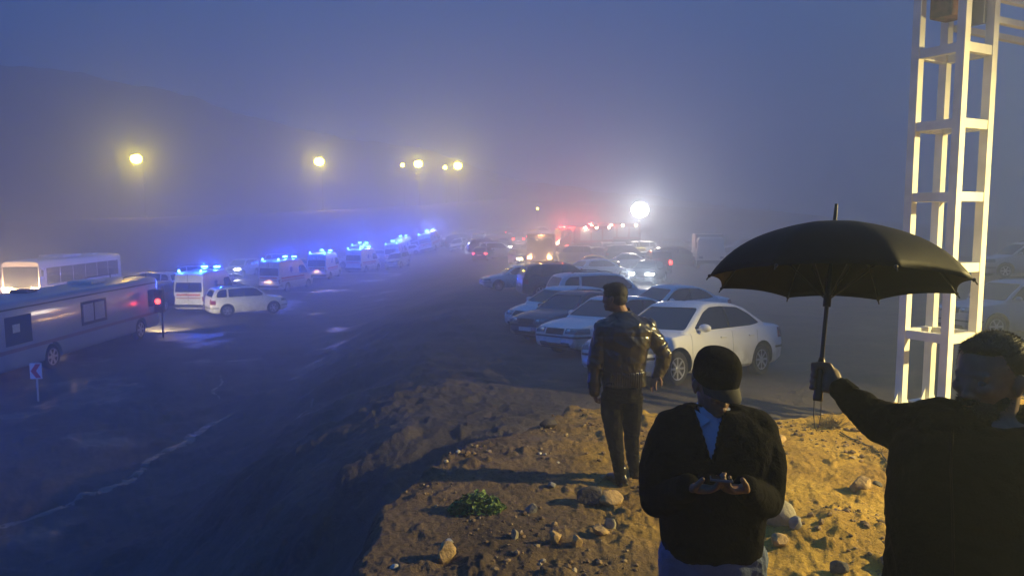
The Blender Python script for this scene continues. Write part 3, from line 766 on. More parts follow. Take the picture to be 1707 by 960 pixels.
# ------------------------------------------------------------------ haze (one closed box of even density)
bm = bmesh.new(); box(bm, (0, 0, 15.5), (560, 560, 41)); hz = obj('haze', bm, mat('haze', (1, 1, 1)))
hm = MATS['haze']; nn = hm.node_tree; nn.nodes.clear()
ho = nn.nodes.new('ShaderNodeOutputMaterial'); pv = nn.nodes.new('ShaderNodeVolumePrincipled'); nn.links.new(pv.outputs[0], ho.inputs['Volume'])
pv.inputs['Color'].default_value = (.62, .76, .98, 1); pv.inputs['Density'].default_value = HAZE; pv.inputs['Density Attribute'].default_value = ''
pv.inputs['Anisotropy'].default_value = .72
hz['kind'] = 'stuff'; hz.display_type = 'WIRE'

# ------------------------------------------------------------------ vehicles
RC = 'cars parked in the row beside the mound'
BL = 'ambulances lined up on the lower ground'
FAR = 'vehicles crowding the far end of the lot'
LG = 'cars on the lower ground'
front_white = place('sedan', 0, 1, -140, 'sedan', 'white sedan nearest the camera, side-on behind the man in the leather jacket', 'car', RC)
settle(front_white, 3.42, 14.42, R(-140))
o = place('sedan', 0, 1, -138, 'sedan', 'white sedan with twin round headlights between the dark grey and the nearest sedan', 'car', RC)
settle(o, 2.75, 19.6, R(-140)); samand = o
o = place('sedan', 0, 1, -140, 'sedan', 'dark grey sedan squeezed between two white cars in the row', 'car', RC, paint=PAINT_G); settle(o, 2.05, 23.0, R(-138))
o = place('hatch', 0, 1, -140, 'hatchback', 'small white hatchback ending the parked row beyond the dark grey sedan', 'car', RC); settle(o, 1.75, 25.6, R(-140))
o = place('sedan', 1120, 26.5, -152, 'sedan', 'white sedan just behind the nearest one, its tail pointing right towards the umbrella', 'car', RC)
o = place('suv', 1010, 29.5, 14, 'estate_car', 'tall white estate car with roof rails standing behind the parked row', 'car', RC)
o = place('sedan', 865, 44, -168, 'sedan', 'lone white sedan on the open lot, half hidden by a dark off-roader', 'car', FAR)
o = place('suv', 938, 39, 12, 'off_roader', 'big near-black off-roader behind the lone white sedan, under the orange lights', 'car', FAR, paint=PAINT_D)
o = place('suv', 1700, 24, -172, 'off_roader', "pale off-roader at the right edge, just above the bearded man's head", 'car', 'cars at the right edge of the lot', paint=PAINT_S)
o = place('suv', 1712, 38, 174, 'off_roader', 'pale off-roader on higher ground at the right edge, above the nearer one', 'car', 'cars at the right edge of the lot', paint=PAINT_S, head=False)
# far end, right half
place('suv', 830, 80, 8, 'estate_car', 'white estate car far off, left of the orange beacons', 'car', FAR)
place('hatch', 868, 70, -75, 'hatchback', 'dark hatchback with both yellow headlamps lit, below the orange beacons', 'car', FAR, paint=PAINT_D, head=(1, .75, .35))
beac = place('boxtruck', 902, 66, -95, 'service_truck', 'service truck with bright orange beacons and lamps facing the camera', 'truck', FAR, head=(1, .5, .15))
place('sedan', 985, 58, 176, 'taxi', 'bright yellow taxi behind the tall white estate car', 'car', FAR, paint=PAINT_Y)
place('hatch', 1001, 52, 30, 'hatchback', 'white hatchback just right of the yellow taxi', 'car', FAR)
place('sedan', 1042, 62, 170, 'sedan', 'silver sedan side-on behind the yellow taxi', 'car', FAR, paint=PAINT_S)
place('sedan', 1082, 50, -115, 'sedan', 'dark sedan with lit headlamps glinting on its wet bonnet, behind the tall white estate', 'car', FAR, paint=PAINT_G, head=(1, .95, .85))
place('suv', 1096, 60, 88, 'off_roader', 'dark off-roader seen from behind with two small red tail lights', 'car', FAR, paint=PAINT_D, tail=True)
place('suv', 1132, 68, 5, 'off_roader', 'dark off-roader side-on, left of the cream box truck', 'car', FAR, paint=PAINT_D)
place('boxtruck', 1180, 66, -98, 'box_truck', 'cream box truck facing the camera alone on the far right of the lot', 'truck', FAR)
place('firetruck', 972, 93, -160, 'fire_truck', 'red fire truck with a red light bar far off left of the floodlight', 'fire engine', FAR, head=(1, .8, .5))
place('firetruck', 1020, 98, 178, 'fire_truck', 'second fire truck directly left of the blinding floodlight', 'fire engine', FAR, head=(1, .9, .8))
place('suv', 798, 96, -92, 'off_roader', 'off-roader far off with two white headlamps side by side', 'car', FAR, paint=PAINT_D, head=(1, .95, .95))
place('suv', 864, 100, 90, 'off_roader', 'off-roader driving away with two red tail lights high on the slope', 'car', FAR, paint=PAINT_D, tail=True)
place('hatch', 806, 78, 80, 'hatchback', 'dark hatchback with glowing red tail lights at the left end of the far cars', 'car', FAR, paint=PAINT_G, tail=True)
place('sedan', 767, 96, -100, 'sedan', 'small white sedan alone on the track between the ambulances and the far cars', 'car', FAR)
place('sedan', 915, 92, 10, 'sedan', 'white sedan side-on left of the fire truck', 'car', FAR)
place('sedan', 835, 104, 5, 'sedan', 'dark sedan far off below the end of the raised road', 'car', FAR, paint=PAINT_G)
place('suv', 1060, 82, 185, 'off_roader', 'silver off-roader standing below the floodlight', 'car', FAR, paint=PAINT_S)
# lower ground, left
amb_px = [(311, 46.5, 88, 'ambulance nearest on the left with its pale rear doors beside the white estate car'),
          (446, 59.5, 82, 'second ambulance in the line, its rear lit orange by its own lamps'),
          (527, 71, 84, 'third ambulance in the line with a brightly lit lower rear bumper'),
          (588, 80, 84, 'fourth ambulance in the line, almost hidden in blue glare'),
          (596, 90, 84, 'ambulance squeezed between the fourth and the fifth, only its beacons clear'),
          (664, 101, 84, 'ambulance between the turquoise-lit one and the farthest one'),
          (655, 92, 86, 'fifth ambulance with a turquoise-lit roof edge'),
          (712, 101, 80, 'farthest ambulance in the line, its front carrying the brightest white-blue light')]
ambs = []
for px, D, hd, lb in amb_px:
    hx = (px - 853.5) / F_PX * D
    a = place('ambulance', px, D, hd, 'ambulance', lb, 'ambulance', BL)
    jt = {446: -5, 527: 4, 588: -6, 596: 5, 664: -4}.get(px, 0); settle(a, hx + 2.8 * math.cos(R(hd + jt)), D + 2.8, R(hd + jt)); ambs.append(a)
place('suv', 408, 46.5, 35, 'estate_car', 'white estate car seen from behind, right of the nearest ambulance', 'car', LG)
place('suv', 664, 86, -100, 'off_roader', 'pale off-roader facing the camera, parked in front of the two farthest ambulances', 'car', LG, paint=PAINT_S)
place('suv', 250, 58, 172, 'estate_car', 'white estate car with a wet shining roof between the bus and the ambulances', 'car', LG)
place('suv', 340, 66, 10, 'estate_car', 'white estate car behind the nearest ambulance under its blue beacons', 'car', LG)
place('suv', 402, 76, -98, 'off_roader', 'pale off-roader facing the camera with one white headlamp lit', 'car', LG, paint=PAINT_S, head='one')
place('hatch', 110, 44, 182, 'hatchback', 'white hatchback squeezed between the bus and the long coach', 'car', LG, head=(1, .7, .35))
place('suv', 268, 49, 88, 'off_roader', 'dark off-roader just beyond the end of the long coach', 'car', LG, paint=PAINT_D)
place('sedan', 505, 83, 0, 'sedan', 'pale sedan side-on behind the second and third ambulances', 'car', LG, paint=PAINT_S)
place('suv', 552, 88, 4, 'off_roader', 'pale off-roader with white lamps behind the third ambulance', 'car', LG, paint=PAINT_S)
place('suv', 700, 106, 4, 'off_roader', 'pale off-roader at the foot of the raised road behind the farthest ambulance', 'car', LG, paint=PAINT_S)
place('sedan', 636, 100, 4, 'sedan', 'silver sedan at the foot of the raised road left of the farthest ambulance', 'car', LG, paint=PAINT_S)
EXTRA = []
FAR_LABELS = ['dim dark off-roader just left of the two white far headlamps', 'dim grey sedan at the left end of the far haze, below the road wall', 'dim grey off-roader beside the glowing red tail lights of the dark hatchback', 'dim dark sedan with pale headlamps just right of the far white estate car', 'dark hatchback with faint red tail lights below the tip of the raised road', 'dim grey sedan side-on behind the orange beacons', 'dark off-roader with faint red tail lights above the orange beacons', 'faint silver sedan high on the slope beside the small pale lamp', 'dark hatchback side-on between the orange beacons and the yellow taxi', 'dim grey off-roader directly behind the yellow taxi', 'dark sedan with pale headlamps in front of the red fire truck', 'dark sedan side-on under the second fire truck', 'grey hatchback with red tail lights below the second fire truck', 'dark off-roader side-on straight below the white floodlight', 'dim grey sedan right of the off-roader with small red tail lights', 'dim off-roader halfway between the floodlight and the cream box truck', 'dark hatchback seen from behind at the left of the cream box truck', 'dim grey sedan just right of the cream box truck', 'dim off-roader farthest right in the haze over the umbrella edge']
FARX = 'dim cars lost in the haze at the far end'
for px, D, hd, kd, pt, lt in [(772, 100, 5, 'suv', PAINT_D, 0), (785, 112, 182, 'sedan', PAINT_G, 0), (812, 88, 10, 'suv', PAINT_G, 0), (838, 92, -80, 'sedan', PAINT_D, 1), (850, 112, 90, 'hatch', PAINT_D, 2),
        (880, 84, 172, 'sedan', PAINT_G, 0), (888, 104, 88, 'suv', PAINT_D, 2), (905, 112, 5, 'sedan', PAINT_S, 0), (925, 78, 8, 'hatch', PAINT_D, 0), (948, 72, 185, 'suv', PAINT_G, 0), (930, 104, -90, 'sedan', PAINT_D, 1),
        (1000, 76, -6, 'sedan', PAINT_D, 0), (1010, 86, 92, 'hatch', PAINT_G, 2), (1046, 74, 5, 'suv', PAINT_D, 0), (1100, 78, 184, 'sedan', PAINT_G, 0), (1128, 84, 6, 'suv', PAINT_D, 0), (1150, 90, 80, 'hatch', PAINT_D, 0), (1215, 72, 6, 'sedan', PAINT_G, 0), (1240, 84, 182, 'suv', PAINT_D, 0)]:
    o = place(kd, px, D, hd, {'sedan': 'sedan', 'suv': 'off_roader', 'hatch': 'hatchback'}[kd], FAR_LABELS.pop(0), 'car', FARX, paint=pt, head=(1, .9, .8) if lt == 1 else None, tail=lt == 2)
BLUE_LABELS = ['pale off-roader side-on beyond the second ambulance', 'pale sedan side-on in the glare beyond the fourth ambulance', 'pale off-roader beyond the farthest ambulance, under the road wall', 'white hatchback in the glare between the last two ambulances', 'pale sedan beyond the lone white headlamp near the second ambulance', 'pale sedan just right of the farthest ambulance']
for px, D, hd, kd, pt in [(475, 88, 4, 'suv', None), (600, 96, 184, 'sedan', None), (728, 112, 4, 'suv', PAINT_S), (680, 112, 182, 'hatch', None), (440, 80, 6, 'sedan', PAINT_S), (756, 108, 186, 'sedan', PAINT_S)]:
    place(kd, px, D, hd, {'sedan': 'sedan', 'suv': 'off_roader', 'hatch': 'hatchback'}[kd], BLUE_LABELS.pop(0), 'car', 'pale cars beyond the ambulances', paint=pt)
hid = place('ambulance', 0, 1, 60, 'ambulance', 'unseen ambulance added outside the left edge for its blue light', 'ambulance', BL); settle(hid, -20.5, 17.0, R(70)); ambs.append(hid)  # unseen ambulance, added so its beacons tint the left haze blue
bus_ = place('bus', 0, 1, -90, 'bus', 'white bus with dark windows and lit headlamps at the left edge', 'bus', None)
settle(bus_, -32.2, 54.2, R(-88))
cl = place('clinic', 0, 1, 90, 'coach', 'long pale coach with a two-pane window, in front of the bus', 'coach', None)
settle(cl, -19.4, 31.5, R(90.6))

for o, k, v in PENDING:
    if k == 'paint': set_paint(o, v)
    elif k == 'head' and v:
        c = v if isinstance(v, tuple) else (1, .97, .9)
        m = emis('lit_lamp_%02d%02d%02d' % tuple(int(x * 50) for x in c), c, 40)
        one = v == 'one'
        for ch in o.children:
            if ch.name.split('.')[0] == 'headlight':
                # which side the lamp sits on, read from its own mesh
                yy = sum(v_.co.y for v_ in ch.data.vertices) / len(ch.data.vertices); xx = max(v_.co.x for v_ in ch.data.vertices); zz = sum(v_.co.z for v_ in ch.data.vertices) / len(ch.data.vertices)
                if one and yy < 0: continue
                ch.material_slots[0].link = 'OBJECT'; ch.material_slots[0].material = m
                spot((xx + .12, yy, zz), (xx + 8, yy, zz - .7), 500, c, 100, .07, o)
    elif k == 'tail' and v:
        set_part_mat(o, 'tail_light', E_RED)
        for s in (1, -1): point((-2.5, s * .6, .95), 14, (1, .08, .05), .06, o)

# lights that belong to the vehicles
for i, a in enumerate(ambs):
    for x, y, e in ((.55, .42, 1), (.55, -.42, 1), (-2.45, .7, .5), (-2.45, -.7, .5)):
        point((x, y, 2.86), 430 * e * (1, 1.1, 1.4, 1.8, 1.2, 1.2, 1.3, 2.4, 1.4)[i], (.02, .09, 1), .10, a, 'beacon_glow')
    if i in (1, 2):
        spot((-2.98, 0, 1.0), (-2.7, 0, .2), 30, (1, .6, .3), 150, .1, a)
    if i == 7: point((.9, -.6, 2.95), 900, (.75, .75, 1), .16, a)
    if i == 3: point((.9, -.5, 2.95), 140, (.8, .8, 1), .16, a)
point((2.0, 0, 2.9), 500, (1, .42, .12), .12, beac)
set_part_mat(beac, 'cab', PAINT_D); set_part_mat(beac, 'cargo_box', PAINT_D)
point((2.9, .8, 1.2), 220, (1, .5, .15), .12, beac); point((2.9, -.8, 1.2), 180, (1, .4, .15), .12, beac)
for s in (1, -1):
    spot((5.75, s * .92, 1.28), (14, s * .92, .5), 500, (1, .66, .28), 90, .1, bus_); point((5.95, s * .92, 1.28), 800, (1, .55, .2), .1, bus_)
for ch in bus_.children:
    if ch.name.split('.')[0] == 'headlight': ch.material_slots[0].link = 'OBJECT'; ch.material_slots[0].material = E_WARM
for ch in cl.children:
    if ch.name.split('.')[0] == 'headlight': ch.material_slots[0].link = 'OBJECT'; ch.material_slots[0].material = emis('lit_fog_lamp', (1, .8, .35), 12)
for s in (1, -1): spot((7.15, s * .94, .86), (8.6, s * .94, 0), 1500, (1, .85, .45), 100, .1, cl)
for o in [o for o in bpy.data.objects if o.name.startswith('fire_truck')]:
    point((2.7, 0, 3.2), 2200, (1, .07, .04), .14, o, 'beacon_glow')
    point((-1.2, -1.5, 2.8), 500, (1, .7, .4), .12, o); point((.3, 1.5, 2.8), 300, (1, .7, .4), .12, o)
    point((3.95, .85, 1.3), 350, (1, .75, .4), .12, o)

# ------------------------------------------------------------------ street lamps on the raised road, floodlight mast
LAMPY = (1, .64, .09)
def street_lamp(px, py, D, e, label, group='street lamps along the raised road'):
    p = P(px, py, D); z0 = gz(p.x, D + 1.6)
    r = thing('street_lamp', label, 'street lamp', (p.x, D + 1.6, z0), 0, group)
    h = p.z - z0
    bm = bmesh.new(); tube(bm, [(0, 0, -.3), (0, 0, h * .5), (0, 0, h - .1)], [.06, .045, .035], 10); obj('pole', bm, BLACK, r, smooth=40)
    bm = bmesh.new(); tube(bm, [(0, 0, h - .2), (0, -.5, h + .22), (0, -1.3, h + .3)], .04, 8); obj('arm', bm, STEEL, r, smooth=40)
    bm = bmesh.new(); box(bm, (0, -1.6, h + .28), (.3, .7, .12), bev=.04); hd = obj('lamp_head', bm, STEEL, r)
    bm = bmesh.new(); ell(bm, (0, -1.6, h - .15), ((.62, .62, .52) if e > 5000 else (.32, .32, .26) if e > 500 else (.16, .16, .14))); obj('lamp_lens', bm, emis('lit_sodium_lamp%d' % ((e > 5000) + (e > 500)), (1, .64, .03), 480 if e > 5000 else 260 if e > 500 else 80), hd, smooth=True)  # lens enlarged to a glowing ball that stands in for the lamp's bloom
    spot((0, -1.6, h - .7), (0, -1.2, h - 3.7), e * 1.3, LAMPY, 112, .3, r, 1)
    bm = bmesh.new(); box(bm, (0, 0, .05), (.4, .4, .3), bev=.03); obj('foot', bm, mat('lamp_concrete', (.3, .3, .29), .8), r)
street_lamp(227, 263, 91, 7000, 'street lamp glowing yellow farthest left over the bus')
street_lamp(532, 268, 107, 14000, 'street lamp with the largest yellow glow, second from the left')
street_lamp(697, 272, 122, 10000, 'paler street lamp, the brighter one of the close pair left of the last pair')
street_lamp(671, 274, 128, 1200, 'tiny dim street lamp just left of the third glowing one')
street_lamp(742, 278, 128, 4000, 'left one of the last close pair of street lamps')
street_lamp(763, 275, 124, 8000, 'rightmost street lamp of the raised road')
street_lamp(896, 346, 108, 90, 'small pale lamp alone between the raised road end and the fire truck')
def flood_mast():
    p = P(1068, 350, 80); z0 = gz(p.x, 80.5)
    r = thing('floodlight_mast', 'blinding white floodlight, glare shaped as a ball, on a mast above the far vehicles', 'floodlight', (p.x, 80.5, z0)); h = p.z - z0
    bm = bmesh.new(); tube(bm, [(0, 0, .6), (0, 0, h * .6), (0, 0, h)], [.08, .06, .04], 10); obj('mast', bm, STEEL, r)
    bm = bmesh.new(); box(bm, (0, .3, .7), (1.2, 2.0, .9), bev=.08); obj('generator_box', bm, PAINT_Y, r)
    bm = bmesh.new(); ell(bm, (0, 0, h), (.9, .9, .8), None, 32, 20); obj('flood_glare_ball', bm, emis('lit_flood_lamp', (1, .86, .68), 210), r, smooth=True)  # glowing ball shaped to stand in for the floodlight's glare
    bm = bmesh.new(); tube(bm, [(0, 0, h - 1.05), (0, 0, h - .95)], [.25, .3], 12); obj('lamp_collar', bm, STEEL, r)
    for s in (1, -1):
        for yy in (-.4, 1.0):
            bm = bmesh.new(); lathe(bm, [(.28, -.08), (.3, -.05), (.3, .05), (.28, .08)], 18, 'y', Matrix.Rotation(R(90), 4, 'Z') @ Matrix.Translation((yy, -s * .68, .3))); obj('wheel', bm, TYRE, r)
flood_mast()

# assumed sodium lamp, unseen outside the right edge, added to light the mound
def assumed_site_lamp():
    x, y = 10.5, 5.6; z0 = gz(x, y)
    r = thing('assumed_lamp_post', 'assumed unseen steel lamp post added outside the right edge for its warm light', 'lamp post', (x, y, z0)); h = 4.2
    bm = bmesh.new(); tube(bm, [(0, 0, -.2), (0, 0, h)], [.09, .06], 12); obj('pole', bm, STEEL, r)
    bm = bmesh.new(); box(bm, (-.1, .1, h + .05), (.4, .4, .14), bev=.03); q = obj('lamp_head', bm, STEEL, r)
    bm = bmesh.new(); ell(bm, (-.1, .1, h - .02), (.14, .14, .05)); obj('lamp_lens', bm, emis('lit_assumed_lamp', (1, .72, .28), 60), q)
    spot((-.12, .12, h - .14), Vector((3.6, 5.6, 0)) - Vector((x, y, z0)), 10500, (1, .77, .28), 118, .10, r, .8)
assumed_site_lamp()

# ------------------------------------------------------------------ white lattice tower
def tower():
    s, th, t = .58, R(28), .108
    B = P(1573, 664, 9.3); z0 = gz(B.x, B.y) - .05
    r = thing('lattice_tower', 'white steel lattice tower of square tubes standing on the right', 'tower', (B.x, B.y, z0), th)
    # rungs at the heights seen in the photograph
    W_ = mat('white_steel_paint', (.78, .77, .70), .42, var=.18, vscale=3, bump=.08, bscale=25)
    GR = W_
    H = 7.6
    legs = [(0, 0), (s, 0), (0, s), (s, s)]
    for x, y in legs:
        bm = bmesh.new(); box(bm, (x, y, H / 2), (t, t, H), bev=.006); obj('leg', bm, W_, r)
    zs = [CAM.z + (HOR - yy) / F_PX * 9.3 - z0 for yy in (567, 447, 328, 208, 86, -40, -170)]
    for z in zs:
        for (a, b) in (((0, 0), (s, 0)), ((0, s), (s, s))):
            bm = bmesh.new(); box(bm, (s / 2, a[1], z), (s - t - .004, t * .8, .115), bev=.004); obj('rung', bm, W_, r)
        for xx in (0, s):
            bm = bmesh.new(); box(bm, (xx, s / 2, z - .002), (t * .8, s - t - .004, .115), bev=.004); obj('rung', bm, W_, r)
    for x, y in legs:
        bm = bmesh.new(); box(bm, (x, y, .03), (.34, .34, .02)); obj('base_plate', bm, W_, r)
        bm = prism([(t / 2, .04), (t / 2 + .12, .04), (t / 2, .26)], 'y', -.006, .006); bmesh.ops.translate(bm, vec=(x, y, 0), verts=bm.verts)
        b2 = prism([(-t / 2, .04), (-t / 2 - .12, .04), (-t / 2, .26)], 'y', -.006, .006); bmesh.ops.translate(b2, vec=(x, y, 0), verts=b2.verts)
        m_ = bpy.data.meshes.new('q'); b2.to_mesh(m_); b2.free(); bm.from_mesh(m_); obj('gusset', bm, W_, r)
    # crossarm truss leading off to the right, and a rusty hoist box between the legs
    zt = CAM.z + (HOR - 34) / F_PX * 9.3 - z0
    Rm = Matrix.Rotation(-th, 4, 'Z')
    for yy, zz in ((0, zt), (0, zt + .27), (0, zt + 1.1), (s * .9, zt + .01), (s * .9, zt + 1.1)):
        bm = bmesh.new(); box(bm, (s + t / 2 + 2.0, yy, zz), (3.96, t * .7, t * .75), bev=.004); obj('crossarm', bm, W_, r)
    for k in range(4):
        bm = bmesh.new(); box(bm, (s + .9 + k, 0, zt + .685), (t * .6, t * .6, .72)); obj('crossarm_brace', bm, W_, r)
    RU = mat('rusty_sheet', (.22, .09, .05), .8, var=.6, vscale=6, bump=.3)
    bm = bmesh.new(); box(bm, (.26, .36, zt + .62), (.34, .30, 1.15), bev=.02); obj('hoist_box', bm, RU, r)
    bm = bmesh.new(); box(bm, (.5, .2, zt + .4), (.06, .3, .9), bev=.01); obj('hoist_bracket', bm, STEEL, r)
tower()

# ------------------------------------------------------------------ chevron sign, signal post
def chevron():
    p = G(64, 668); D = p.y
    r = thing('chevron_sign', 'small white sign with a red chevron on a thin post', 'road sign', p, R(8))
    h = 66 / F_PX * D; bw = 19 / F_PX * D; bh = 27 / F_PX * D
    bm = bmesh.new(); tube(bm, [(0, 0, -.1), (0, 0, h - .02)], .028, 10); obj('post', bm, mat('post_white', (.6, .6, .6), .5), r)
    bm = bmesh.new(); box(bm, (0, -.045, h - bh / 2), (bw, .012, bh), bev=.004); pl = obj('sign_plate', bm, mat('sign_white', (.75, .75, .75), .4), r)
    a, b_ = bw * .42, bh * .44; c = h - bh / 2
    bm = prism([(-a, c), (0, c + b_), (a, c + b_), (a * .05, c), (a, c - b_), (0, c - b_)], 'y', -.056, -.052)
    obj('chevron', bm, mat('sign_red', (.55, .02, .02), .4), pl)
chevron()
def signal():
    D = 37.3; x = (262 - 853.5) / F_PX * D; z0 = gz(x, D)
    r = thing('signal_post', 'dark signal head on a thin post with one red light', 'signal light', (x, D, z0))
    h = CAM.z + (HOR - 502) / F_PX * D - z0
    bm = bmesh.new(); tube(bm, [(.12, 0, -.1), (.12, 0, h - .1)], .045, 10); obj('post', bm, BLACK, r)
    bm = bmesh.new(); box(bm, (0, 0, h), (.42, .3, 1.15), bev=.05); hd = obj('signal_housing', bm, BLACK, r)
    for k, (zz, m) in enumerate(((.34, BLACK), (0, E_RED), (-.34, BLACK))):
        bm = bmesh.new(); lathe(bm, [(.13, -.20), (.14, -.15), (.14, -.12)], 18, 'y', Matrix.Translation((0, 0, h + zz))); obj('signal_lens', bm, m if m != BLACK else mat('dark_lens', (.05, .04, .03), .2), hd)
        bm = bmesh.new(); tube(bm, [(0, -.14, h + zz + .16), (0, -.3, h + zz + .15)], .02, 6); obj('visor', bm, BLACK, hd)
    point((0, -.34, h), 7, (1, .05, .06), .08, r)
signal()
# ------------------------------------------------------------------ people
SKIN = mat('skin', (.20, .10, .065), .55, var=.15, vscale=30)
LEATHER = mat('black_leather', (.014, .013, .011), .30, spec=.9, bump=.08, bscale=30)
CLOTH = mat('black_cloth', (.004, .004, .005), .95, spec=.05, bump=.3, bscale=120)
CLOTH2 = mat('charcoal_cloth', (.006, .0055, .0055), .9, spec=.1, bump=.3, bscale=90)
JEANS = mat('pale_jeans', (.10, .14, .24), .85, bump=.3, bscale=150, var=.25, vscale=9)
SHIRT = mat('pale_shirt', (.42, .50, .66), .8, bump=.1, bscale=90)
HAIR = mat('dark_hair', (.010, .008, .006), .7, bump=.12, bscale=220)
SHOE = mat('black_shoe', (.012, .012, .012), .3)
def chain(bm, pts, seg=14):
    """tapered limb through (point, radius) joints"""
    for (a, ra), (b, rb) in zip(pts, pts[1:]):
        a, b = Vector(a), Vector(b); n = 5
        tube(bm, [a.lerp(b, t / n) for t in range(n + 1)], [ra + (rb - ra) * t / n for t in range(n + 1)], seg)
    for p, r in pts: ell(bm, p, r, u=14, v=10)
def torso_loft(bm, rings, yaw=0, seg=28, pw=2.4):
    """rings: (centre, half width, half depth); yaw turns the section"""
    rr = []
    for c, a, b in rings:
        ring = []
        for k in range(seg):
            t = 2 * math.pi * k / seg; ct, st = math.cos(t), math.sin(t)
            x = a * math.copysign(abs(ct) ** (2 / pw), ct); y = b * math.copysign(abs(st) ** (2 / pw), st)
            ring.append(bm.verts.new(Vector(c) + Vector((x * math.cos(yaw) - y * math.sin(yaw), x * math.sin(yaw) + y * math.cos(yaw), 0))))
        rr.append(ring)
    for A, B in zip(rr, rr[1:]):
        for k in range(seg): bm.faces.new((A[k], A[(k + 1) % seg], B[(k + 1) % seg], B[k]))
    bm.faces.new(rr[0][::-1]); bm.faces.new(rr[-1])
def head_rot(yaw, pitch, roll=0):   # local +x = where the face looks
    return Matrix.Rotation(yaw, 3, 'Z') @ Matrix.Rotation(pitch, 3, 'Y') @ Matrix.Rotation(roll, 3, 'X')
def head(bm, c, Rm, s=1.0, beard=False):
    def e(p, r, rot=None): ell(bm, Vector(c) + Rm @ (Vector(p) * s), [q * s for q in r], Rm @ rot if rot else Rm, 24, 16)
    e((-.012, 0, .028), (.098, .077, .090)); e((.022, 0, -.01), (.070, .066, .085)); e((.030, 0, -.060), (.058, .052, .055))
    e((.068, 0, -.092), (.022, .026, .018)); e((.0, 0, -.055), (.07, .060, .055))
    e((.074, 0, .020), (.016, .050, .010)); e((.088, 0, -.018), (.011, .010, .026), Matrix.Rotation(R(-16), 3, 'Y')); e((.096, 0, -.036), (.012, .013, .010))
    for y in (-1, 1):
        e((.070, y * .034, -.018), (.022, .020, .020)); e((.091, y * .010, -.038), (.009, .008, .007))
        e((-.008, y * .078, -.012), (.017, .008, .032), Matrix.Rotation(R(-12), 3, 'Y')); e((-.016, y * .085, -.004), (.012, .006, .022))
        e((.076, y * .031, .009), (.010, .015, .005)); e((.076, y * .031, -.010), (.009, .014, .004))
    e((.086, 0, -.064), (.012, .024, .006)); e((.084, 0, -.073), (.012, .020, .007))
def eyes(parent, c, Rm, s=1.0):
    for y in (-1, 1):
        bm = bmesh.new(); ell(bm, Vector(c) + Rm @ (Vector((.0765, y * .031, .0)) * s), .0115 * s); obj('eye', bm, mat('eye_dark', (.06, .05, .05), .3), parent, smooth=True)
def hand(bm, wr, fwd, pn, side=1, curl=(.3, .35, .4, .45), s=1.0, thumb=.4, spread=.05):
    wr = Vector(wr); fwd = Vector(fwd).normalized(); pn = Vector(pn); pn = (pn - fwd * pn.dot(fwd)).normalized(); lat = fwd.cross(pn) * side
    rot = Matrix((fwd, lat, pn)).transposed()
    if rot.determinant() < 0: rot = Matrix((fwd, -lat, pn)).transposed()
    ell(bm, wr + fwd * .050 * s, (.054 * s, .040 * s, .018 * s), rot); ell(bm, wr + fwd * .062 * s + lat * .006, (.038 * s, .040 * s, .015 * s), rot)
    ell(bm, wr + fwd * .028 * s - lat * .022 * s + pn * .008, (.032 * s, .018 * s, .016 * s), rot)
    chain(bm, [(wr - fwd * .002, .026 * s), (wr + fwd * .02 * s, .025 * s)])
    for i in range(4):
        L = (.066, .076, .071, .056)[i] * s; r = (.0095, .0098, .0092, .008)[i] * s
        p = wr + fwd * (.088, .094, .090, .080)[i] * s + lat * (-.030 + .0205 * i) * s
        d = (fwd + lat * spread * (i - 1.5)).normalized(); pts = [(p - d * .02, r * 1.1), (p, r * 1.08)]
        ax = d.cross(pn).normalized()
        for k, f in enumerate((.44, .32, .24)):
            d = (Matrix.Rotation(curl[i] * (1, 1.25, .9)[k], 3, ax) @ d).normalized()
            if d.dot(pn) < -.99: break
            p = p + d * L * f; pts.append((p, r * (1 - .08 * (k + 1))))
        chain(bm, pts, 10)
    p = wr + fwd * .028 * s - lat * .034 * s; d = (fwd * .72 - lat * .62 + pn * thumb).normalized(); q = p + d * .042 * s; d2 = (fwd * .85 - lat * .12 + pn * thumb * 1.5).normalized(); q2 = q + d2 * .032 * s
    chain(bm, [(wr + fwd * .02 - lat * .018 * s, .016 * s), (p, .0135 * s), (q, .0115 * s), (q2, .0095 * s)], 10)
def verts_np(me):
    a = np.empty(len(me.vertices) * 3); me.vertices.foreach_get('co', a); return a.reshape(-1, 3)
def norms_np(me):
    a = np.empty(len(me.vertices) * 3); me.vertices.foreach_get('normal', a); return a.reshape(-1, 3)
def set_np(me, v): me.vertices.foreach_set('co', v.ravel()); me.update()
def fold(me, amp, f=9, stretch=(1, 1, .45), seed=0, extra=None):
    """cloth folds: ridged noise pushed along the surface normal"""
    v, n = verts_np(me), norms_np(me)
    x, y, z = v[:, 0] * f * stretch[0] + seed, v[:, 1] * f * stretch[1], v[:, 2] * f * stretch[2]
    w1 = fbm(x, y, z, o=2); d = 1 - np.abs(fbm(x * 1.6 + w1 * 1.3, y * 1.6, z * 2.2 + (v[:, 0] + v[:, 1]) * f * .6, o=3)) * 2.6
    d = np.clip(d, -1, 1) * amp + w1 * amp * .8
    if extra is not None: d = d + extra(v, n)
    set_np(me, v + n * d[:, None])
def skinobj(name, bm, voxel, m, parent, sm=4, f=None):
    me = remesh(bm, voxel, sm)
    if f: f(me)
    me.materials.clear(); return obj(name, me, m, parent, smooth=True)
